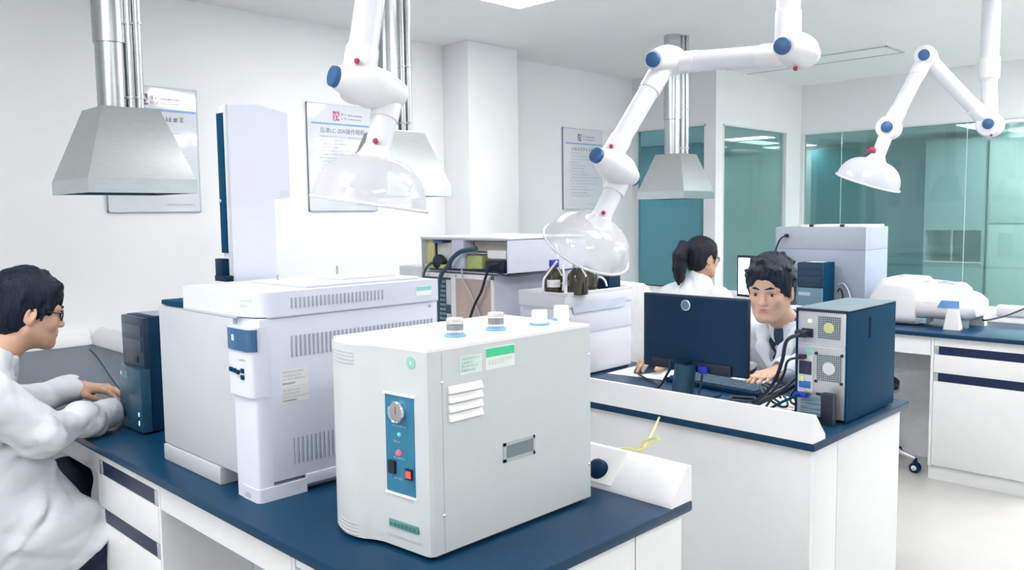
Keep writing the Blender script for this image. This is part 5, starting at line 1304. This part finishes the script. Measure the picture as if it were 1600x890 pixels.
def person(label, T, J, head, hands, coat_fn, hair_fn, face=True, glasses=False, female=False, shirt=True, hairm=None, wide=1.0, skin=None, hs=1.0):
    w0 = T @ Vector((J['pelvis'][0], J['pelvis'][1], 0))
    t = thing('person', label, 'person', (w0.x, w0.y, 0), 0)
    HT = T @ Matrix.Translation(head[0]) @ rot_head(*head[1]) @ Matrix.Scale(hs, 4)
    nl = HT.inverted() @ (T @ Vector(J['neck']))
    parts = [xf(body_core(J), T), xf(head_skin(nl, female, wide=wide), HT)]+[hand_at(T, *a, **k) for a, k in hands]
    P, F = join(*parts)
    body = link_mesh('body', P, F, skin or skin_m, t, angle=None)
    # eyes, brows, lips
    def hp(*a): return HT @ Vector(a)
    if face:
        R3 = HT.to_3x3()
        for s in (-1, 1):
            MB().ball(hp(s*.0315, .0705, -.001), .0128, n=16, m=10).build('eye', eye_w, t)
            c = hp(s*.0315-.001*0, .0705, -.002); d = (R3 @ Vector((-.08 if not female else 0, 1, -.16))).normalized()
            MB().lathe([(.0064, .0116), (.0054, .0128), (.002, .0134)], c, d, 14).build('iris', eye_d, t)
            lm = MB(); lm.tube([hp(s*(.0315-.0125), .0800, -.0005), hp(s*.0315, .0850, .0032), hp(s*(.0315+.0125), .0775, .0002)], .0011, 5); lm.build('lash_line', hair_m, t)
            b = SG((-.065, .05, .0), (.065, .11, .05), .0018)
            b.cap((s*.012, .0925, .0195), (s*.030, .0885, .0240), .0032, .0038, .004); b.cap((s*.030, .0885, .0240), (s*.049, .0735, .0205), .0038, .0020, .004)
            Pb, Fb = b.mesh(HT, 1); link_mesh('eyebrow', Pb, Fb, hair_m, t, angle=None)
        b = SG((-.03, .07, -.08), (.03, .11, -.045), .0016)
        b.cap((-.017, .0880, -.0595), (0, .0925, -.0585), .0026, .0042, .003); b.cap((0, .0925, -.0585), (.017, .0880, -.0595), .0042, .0026, .003)
        b.cap((-.013, .0885, -.0676), (.013, .0885, -.0676), .0048, k=.003); b.cap((-.02, .0955, -.0632), (.02, .0955, -.0632), .0016, k=.002, sub=True)
        Pb, Fb = b.mesh(HT, 1); link_mesh('lips', Pb, Fb, lip_m, t, angle=None)
    Ph, Fh = hair_fn(HT); link_mesh('hair', Ph, Fh, hairm or hair_m, t, angle=None)
    if glasses:
        m = MB()
        for s in (-1, 1):
            pts = [hp(s*.0325+.0225*math.cos(a)*(1), .093-.10*abs(.0325+.0225*math.cos(a)*s*s)*.0-(.006 if math.cos(a)*s > 0 else 0), -.003+.0155*math.sin(a)*(1 if abs(math.sin(a)) < .9 else .95)) for a in [k*math.tau/16 for k in range(17)]]
            m.tube(pts, .0019, 6, smooth_pts=False)
            m.tube([hp(s*.055, .087, .006), hp(s*.070, .060, .005), hp(s*.078, .0, .006), hp(s*.077, -.018, -.004)], .0022, 6)
        m.tube([hp(-.0105, .093, .0), hp(0, .096, .003), hp(.0105, .093, .0)], .0018, 6)
        gl = m.build('glasses', dkblack, t)
        for s in (-1, 1):
            MB().lathe([(.0005, 0), (.0205, .0), (.0205, .0008), (.0005, .0008)], hp(s*.0325, .0905, -.003), HT.to_3x3() @ Vector((s*.12, 1, 0)), 24).build('lens', glassy('lens', (.95, .97, 1), .06, (.8, .85, .9), .12), gl)
    for nm, m_, pf in coat_fn(J): 
        P_, F_ = xf(pf, T); link_mesh(nm, P_, F_, m_, t, angle=None)
    return t, HT

def arms_sleeves(g, J, k=.03, rs=(.072, .062, .047), stop=.90):
    for s in 'rl':
        a, b, c = (np.array(J[q+s]) for q in ('sh', 'el', 'wr'))
        e = b+(c-b)*stop
        g.chain([a, b, e], rs, k)
def cuffs_open(g, J, stop=.90):
    for s in 'rl':
        b, c = np.array(J['el'+s]), np.array(J['wr'+s]); d = (c-b)/np.linalg.norm(c-b); e = b+(c-b)*stop
        g.cap(e-d*.05, e, .0455, .0445, .006)
        g.cap(e-d*.004, e+d*.05, .0365, .0365, .003, True)
def trousers(J, h=.008):
    pts = [J[k] for k in ('pelvis', 'hipr', 'hipl', 'knr', 'knl', 'anr', 'anl')]
    g = SG(np.min(pts, 0)-.15, np.max(pts, 0)+.15, h)
    g.cap(J['hipr'], J['hipl'], .12, k=.04)
    for s in 'rl': g.chain([J['hip'+s], J['kn'+s], J['an'+s]], [.098, .074, .060], .02)
    g.noise(.003, 40, 3)
    g.cut((0, 0, -1), -.05)
    return g.mesh(relax=1)
def shoes(J):
    lo = np.minimum(J['anr'], J['anl'])-.14; hi = np.maximum(J['anr'], J['anl'])+.14; lo[2] = -.01; hi[1] += .14
    g = SG(lo, hi, .006)
    for s in 'rl':
        a = np.array(J['an'+s]); g.cap((a[0], a[1]-.04, .045), (a[0], a[1]+.15, .038), .048, .042, .02, sc=(.95, 1, .95)); g.cap((a[0], a[1], .05), (a[0], a[1], .10), .05, .052, .02)
    g.cut((0, 0, -1), -.002)
    return g.mesh(relax=1)

def short_hair(fringe=.052, fringe_depth=.0, vol=1.0, back=-.075, seed=1, spikes=.0035, swept=0.0, tufts=0):
    def fn(HT):
        g = SG((-.115, -.145, -.13), (.115, .135, .165), .0032)
        v = .014*vol
        g.ell((0, -.014, .040), (.078+v*.8, .098+v*.7, .084+v*1.3), .01)
        g.ell((0, -.050, -.020), (.066+v*.5, .055+v*.6, .070), .03)
        # clear the face, ears and nape
        g.ell((0, .125, -.045), (.078, .075, .045+fringe), .014, True)
        g.ell((0, .075, -.090), (.12, .066, .072), .012, True)
        for s in (-1, 1):
            g.ell((s*.090, -.002, -.022), (.022, .024, .034), .008, True)
            g.ell((s*.090, .030, -.085), (.05, .06, .060), .012, True)
            g.cap((s*.0755, .028, .015), (s*.0755, .022, -.022), .0085, .0045, .008)   # sideburn
        g.cut((0, .35, -1), -back, .012)
        rnd = random.Random(seed)
        for i in range(17):                                          # locks of the fringe
            x = -.066+i*.00825; z0 = .085+rnd.uniform(-.004, .006); zt_ = fringe-.004+rnd.uniform(-.012, .010)+fringe_depth*abs(x)/.066
            y1_ = .102-1.25*x*x/.1-.010
            g.cap((x*.85, .062, z0), (x+swept*.012, y1_-.011, zt_), .012, .0055, .012)
        for i in range(tufts):                                         # tousled tufts
            a = rnd.uniform(0, math.tau); b = rnd.uniform(.1, 1.45)
            d = np.array((math.cos(a)*math.cos(b)*(.078+v), math.sin(a)*math.cos(b)*(.098+v)-.014, .040+math.sin(b)*(.084+v*1.25)))
            e = d+np.array((rnd.uniform(-.014, .014), rnd.uniform(-.014, .014), rnd.uniform(-.010, .003)))
            if d[2] > .05 or d[1] < -.03: g.cap(d*.965, e, .010, .0055, .012)
        g.noise(spikes*.45, 150, seed, (1, 1, .35)); g.noise(spikes*.3, 330, seed+5, (1, 1, .3))
        return g.mesh(HT, 1)
    return fn

# ---- the man with glasses at the front bench (faces along +Y)
V = lambda *a: np.array(a, float)
T1 = Matrix.Translation((-2.76, .36, 0))
J1 = dict(pelvis=V(0, 0, .565), waist=V(0, .06, .72), chest=V(0, .17, .90), neck=V(0, .265, 1.04), shr=V(.175, .20, .975), shl=V(-.175, .21, .985),
          elr=V(.225, .335, .860), wrr=V(.050, .592, .852), ell=V(-.36, .36, .845), wrl=V(-.365, .625, .862),
          hipr=V(.095, .02, .56), hipl=V(-.095, .02, .56), knr=V(.13, .52, .48), knl=V(-.17, .50, .60), anr=V(.13, .44, .10), anl=V(-.16, .48, .10))
def coat1(J):
    g = SG((-.50, -.28, .28), (.42, .74, 1.16), .0058)
    g.chain([J['pelvis'], J['waist'], J['chest']], [.150, .145, .150], .05, sc=(1.12, .82, 1))
    g.cap(J['shr'], J['shl'], .080, k=.06); g.cap(J['chest'], J['neck'], .115, .068, .05)
    g.cap(J['neck']-V(0, .02, .04), J['neck']+V(0, .0, .012), .082, .074, .02)
    arms_sleeves(g, J, rs=(.080, .062, .043), stop=.88)
    # skirt of the coat over the near thigh
    g.chain([J['hipr']+V(0, 0, .02), J['knr']+V(.0, -.02, .0)], [.150, .098], .05)
    g.chain([J['waist'], V(.06, .20, .62), V(.11, .36, .575)], [.150, .135, .110], .06)
    g.chain([V(.03, .16, .86), V(.07, .27, .78), V(.09, .31, .66)], [.12, .095, .10], .06)
    g.cap((.16, .02, .45), (.16, .40, .47), .155, .105, .05, sc=(.42, 1, 1))
    g.cap((.10, -.10, .50), (-.10, -.10, .50), .17, k=.05, sc=(1, .6, 1))
    g.cap(J['hipl'], J['hipl']+V(-.03, .22, .02), .12, .105, .04)
    g.folds(.0095, 30, 11, (1, 1, .7)); g.folds(.0038, 60, 12, (1, .7, .9))
    n = J['neck']
    g.cap(n+V(0, -.02, -.02), n+V(0, .05, .10), .060, .068, .004, True)          # neck opening
    g.cap(n+V(0, .10, -.02), n+V(0, .13, -.20), .03, .008, .006, True)
    g.cut((0, .78, -1.0), -.122, .004)
    cuffs_open(g, J, .88)
    c = g.mesh(relax=1)
    k = SG(n-V(.13, .13, .12), n+V(.13, .15, .10), .0035)                        # collar
    ring = [n+V(.062*math.cos(a), -.002+.066*math.sin(a), .018-.030*math.sin(a)) for a in [math.radians(q) for q in range(70, -251, -7)]]
    k.chain(ring, [.016]*len(ring), .008, sc=(.55, .55, 1.6))
    col = k.mesh(relax=1)
    return [('lab_coat', coat_m, c), ('coat_collar', coat_m, col), ('trousers', trouser_m, trousers(J)), ('shoes', dkblack, shoes(J))]
person('man with glasses in a white lab coat seated at the front bench, left edge', T1, J1, (V(.0, .372, 1.186), (-.03, -.20, 0)),
       [((J1['wrr'], (-.42, .90, -.04), False), dict(curl=(.25, .4, .3))), ((J1['wrl'], (.80, .60, -.03), True), dict(curls=((.18, .30, .22), (.14, .26, .2), (.22, .36, .25), (.30, .45, .3)), spread=.07, thumb=(.10, -.25)))],
       coat1, short_hair(fringe=.046, seed=4, vol=.95, back=-.082), glasses=True, hs=.95)
stool(-2.76, .33, .3, .465, 'black stool under the man with glasses at the left edge')

# ---- the man at the middle bench (faces -Y)
T2 = Matrix.Translation((-1.52, 3.33, 0)) @ Matrix.Rotation(math.pi, 4, 'Z')
J2 = dict(pelvis=V(0, 0, .57), waist=V(0, .05, .72), chest=V(0, .14, .88), neck=V(.006, .235, 1.005), shr=V(.185, .18, .93), shl=V(-.175, .16, .955),
          elr=V(.40, .21, .83), wrr=V(.435, .455, .858), ell=V(-.27, .20, .835), wrl=V(-.055, .425, .852),
          hipr=V(.095, .02, .56), hipl=V(-.095, .02, .56), knr=V(.14, .40, .56), knl=V(-.14, .40, .56), anr=V(.14, .34, .10), anl=V(-.14, .34, .10))
def vneck_coat(J, lo, hi, seed, vdepth=.15, vw=.032):
    g = SG(lo, hi, .0056)
    g.chain([J['pelvis'], J['waist'], J['chest']], [.155, .148, .150], .05, sc=(1.15, .80, 1))
    g.cap(J['shr'], J['shl'], .082, k=.06); g.cap(J['chest'], J['neck'], .120, .072, .05)
    n = J['neck']
    g.cap(n-V(0, .03, .05), n+V(0, -.012, .012), .088, .080, .02)
    arms_sleeves(g, J, rs=(.084, .074, .053), stop=.90)
    for s in 'rl': g.chain([J['hip'+s], J['kn'+s]+V(0, -.03, 0)], [.13, .095], .04)
    g.folds(.0095, 30, seed, (1, 1, .7)); g.folds(.0040, 60, seed+1, (1, .7, .9))
    g.cap(n+V(0, -.03, -.03), n+V(0, .05, .11), .062, .072, .004, True)
    a = n+V(0, .10, .01); b = J['chest']+V(0, .15, -.02)
    g.cap(a, a+(b-a)*vdepth/.17, vw, .006, .004, True)
    g.cut((0, 0, -1), -.36, .004)
    cuffs_open(g, J)
    return g
def coat2(J):
    n = J['neck']
    c = vneck_coat(J, (-.42, -.26, .34), (.58, .52, 1.13), 21).mesh(relax=1)
    sh = SG(n-V(.14, .12, .32), n+V(.14, .16, .06), .0038)
    sh.cap(J['chest']+V(0, .02, 0), n+V(0, .0, -.03), .118, .078, .03); sh.cap(n-V(0, .01, .03), n+V(0, .0, .008), .070, .064, .012)
    sh.cap(n+V(0, -.01, -.005), n+V(0, .03, .10), .050, .055, .004, True)
    shirt = sh.mesh(relax=1)
    k = SG(n-V(.17, .14, .24), n+V(.17, .20, .10), .0035)
    back = [n+V(.074*math.cos(a), -.012+.070*math.sin(a), .020-.016*math.sin(a)) for a in [math.radians(q) for q in range(20, -201, -7)]]
    k.chain(back, [.018]*len(back), .008, sc=(.5, .5, 1.5))
    for s in (1, -1):
        p = [n+V(s*.070, .012, .012), n+V(s*.066, .070, -.030), n+V(s*.046, .112, -.085), n+V(s*.012, .128, -.150)]
        k.chain(p, [.020, .026, .024, .010], .012, sc=(1, .42, 1))
    col = k.mesh(relax=1)
    return [('lab_coat', coat_m, c), ('coat_collar', coat_m, col), ('shirt', shirt_m, shirt), ('trousers', trouser_m, trousers(J)), ('shoes', dkblack, shoes(J))]
person('man in a white lab coat and dark shirt behind the dark monitor', T2, J2, (V(.018, .355, 1.150), (.16, -.10, .02)),
       [((J2['wrr'], (.25, .95, -.05), False), dict(curls=((.25, .35, .3), (.25, .35, .3), (.3, .45, .3), (.35, .5, .3)))), ((J2['wrl'], (.12, .98, -.04), True), dict(curl=(.22, .45, .35)))],
       coat2, short_hair(fringe=.074, seed=9, vol=1.25, back=-.06, spikes=.004, swept=.6, tufts=34), wide=1.02)
stool(-1.52, 3.34, .5, .475, 'black stool under the man at the middle bench')

# ---- the woman at the rear bench (seen from behind, faces +Y)
T3 = Matrix.Translation((-2.71, 4.22, 0)) @ Matrix.Rotation(-.12, 4, 'Z')
J3 = dict(pelvis=V(0, 0, .57), waist=V(0, .02, .72), chest=V(0, .06, .88), neck=V(.0, .10, 1.02), shr=V(.165, .07, .935), shl=V(-.165, .07, .935),
          elr=V(.25, .16, .80), wrr=V(.15, .42, .86), ell=V(-.25, .16, .80), wrl=V(-.12, .42, .86),
          hipr=V(.09, .02, .56), hipl=V(-.09, .02, .56), knr=V(.11, .42, .56), knl=V(-.11, .42, .56), anr=V(.11, .38, .10), anl=V(-.11, .38, .10))
def coat3(J):
    n = J['neck']
    c = vneck_coat(J, (-.38, -.26, .34), (.38, .52, 1.14), 31).mesh(relax=1)
    k = SG(n-V(.15, .14, .15), n+V(.15, .16, .10), .004)
    back = [n+V(.066*math.cos(a), -.010+.064*math.sin(a), .016-.018*math.sin(a)) for a in [math.radians(q) for q in range(60, -241, -7)]]
    k.chain(back, [.016]*len(back), .008, sc=(.5, .5, 1.5))
    s2 = SG(n-V(.10, .1, .08), n+V(.10, .12, .05), .005); s2.cap(n-V(0, .0, .04), n+V(0, .004, .018), .060, .056, .01)
    return [('lab_coat', coat_m, c), ('coat_collar', coat_m, k.mesh(relax=1)), ('shirt', M('collar blue', (.22, .34, .58), .7), s2.mesh(relax=1)), ('trousers', trouser_m, trousers(J)), ('shoes', dkblack, shoes(J))]
def pony(HT):
    g = SG((-.115, -.25, -.24), (.115, .13, .16), .0034)
    g.ell((0, -.014, .040), (.086, .106, .092), .01); g.ell((0, -.045, -.022), (.072, .060, .070), .03)
    g.ell((0, .130, -.045), (.085, .085, .100), .012, True); g.ell((0, .08, -.10), (.12, .075, .08), .012, True)
    for s in (-1, 1):
        g.ell((s*.092, .0, -.024), (.024, .026, .034), .008, True); g.ell((s*.09, .035, -.09), (.05, .06, .06), .012, True)
        g.cap((s*.076, .032, .015), (s*.076, .028, -.030), .008, .004, .008)
    g.cut((0, .3, -1), .085, .012)
    g.chain([(0, -.105, .062), (-.004, -.150, .056), (-.010, -.168, .0), (-.014, -.160, -.07), (-.016, -.150, -.125), (-.020, -.148, -.165)], [.022, .034, .044, .042, .030, .010], .02, sc=(1, .8, 1))
    g.noise(.0016, 140, 3, (1, 1, .3)); g.noise(.0012, 300, 7, (1, 1, .25))
    return g.mesh(HT, 1)
tw, HW = person('woman with a ponytail in a white lab coat, seen from behind at the rear bench', T3, J3, (V(.0, .135, 1.180), (-.18, -.10, 0)),
       [((J3['wrr'], (-.2, .97, -.04), False), {}), ((J3['wrl'], (.2, .97, -.04), True), {})], coat3, pony, glasses=True, female=True, hairm=hair_w)
MB().lathe([(.024, -.010), (.030, 0), (.024, .010)], HW @ Vector((0, -.118, .064)), HW.to_3x3() @ Vector((0, -1, -.1)), 18).build('hair_tie', navy2, tw)
stool(-2.71, 4.21, .1, .475, 'black stool under the woman at the rear bench')
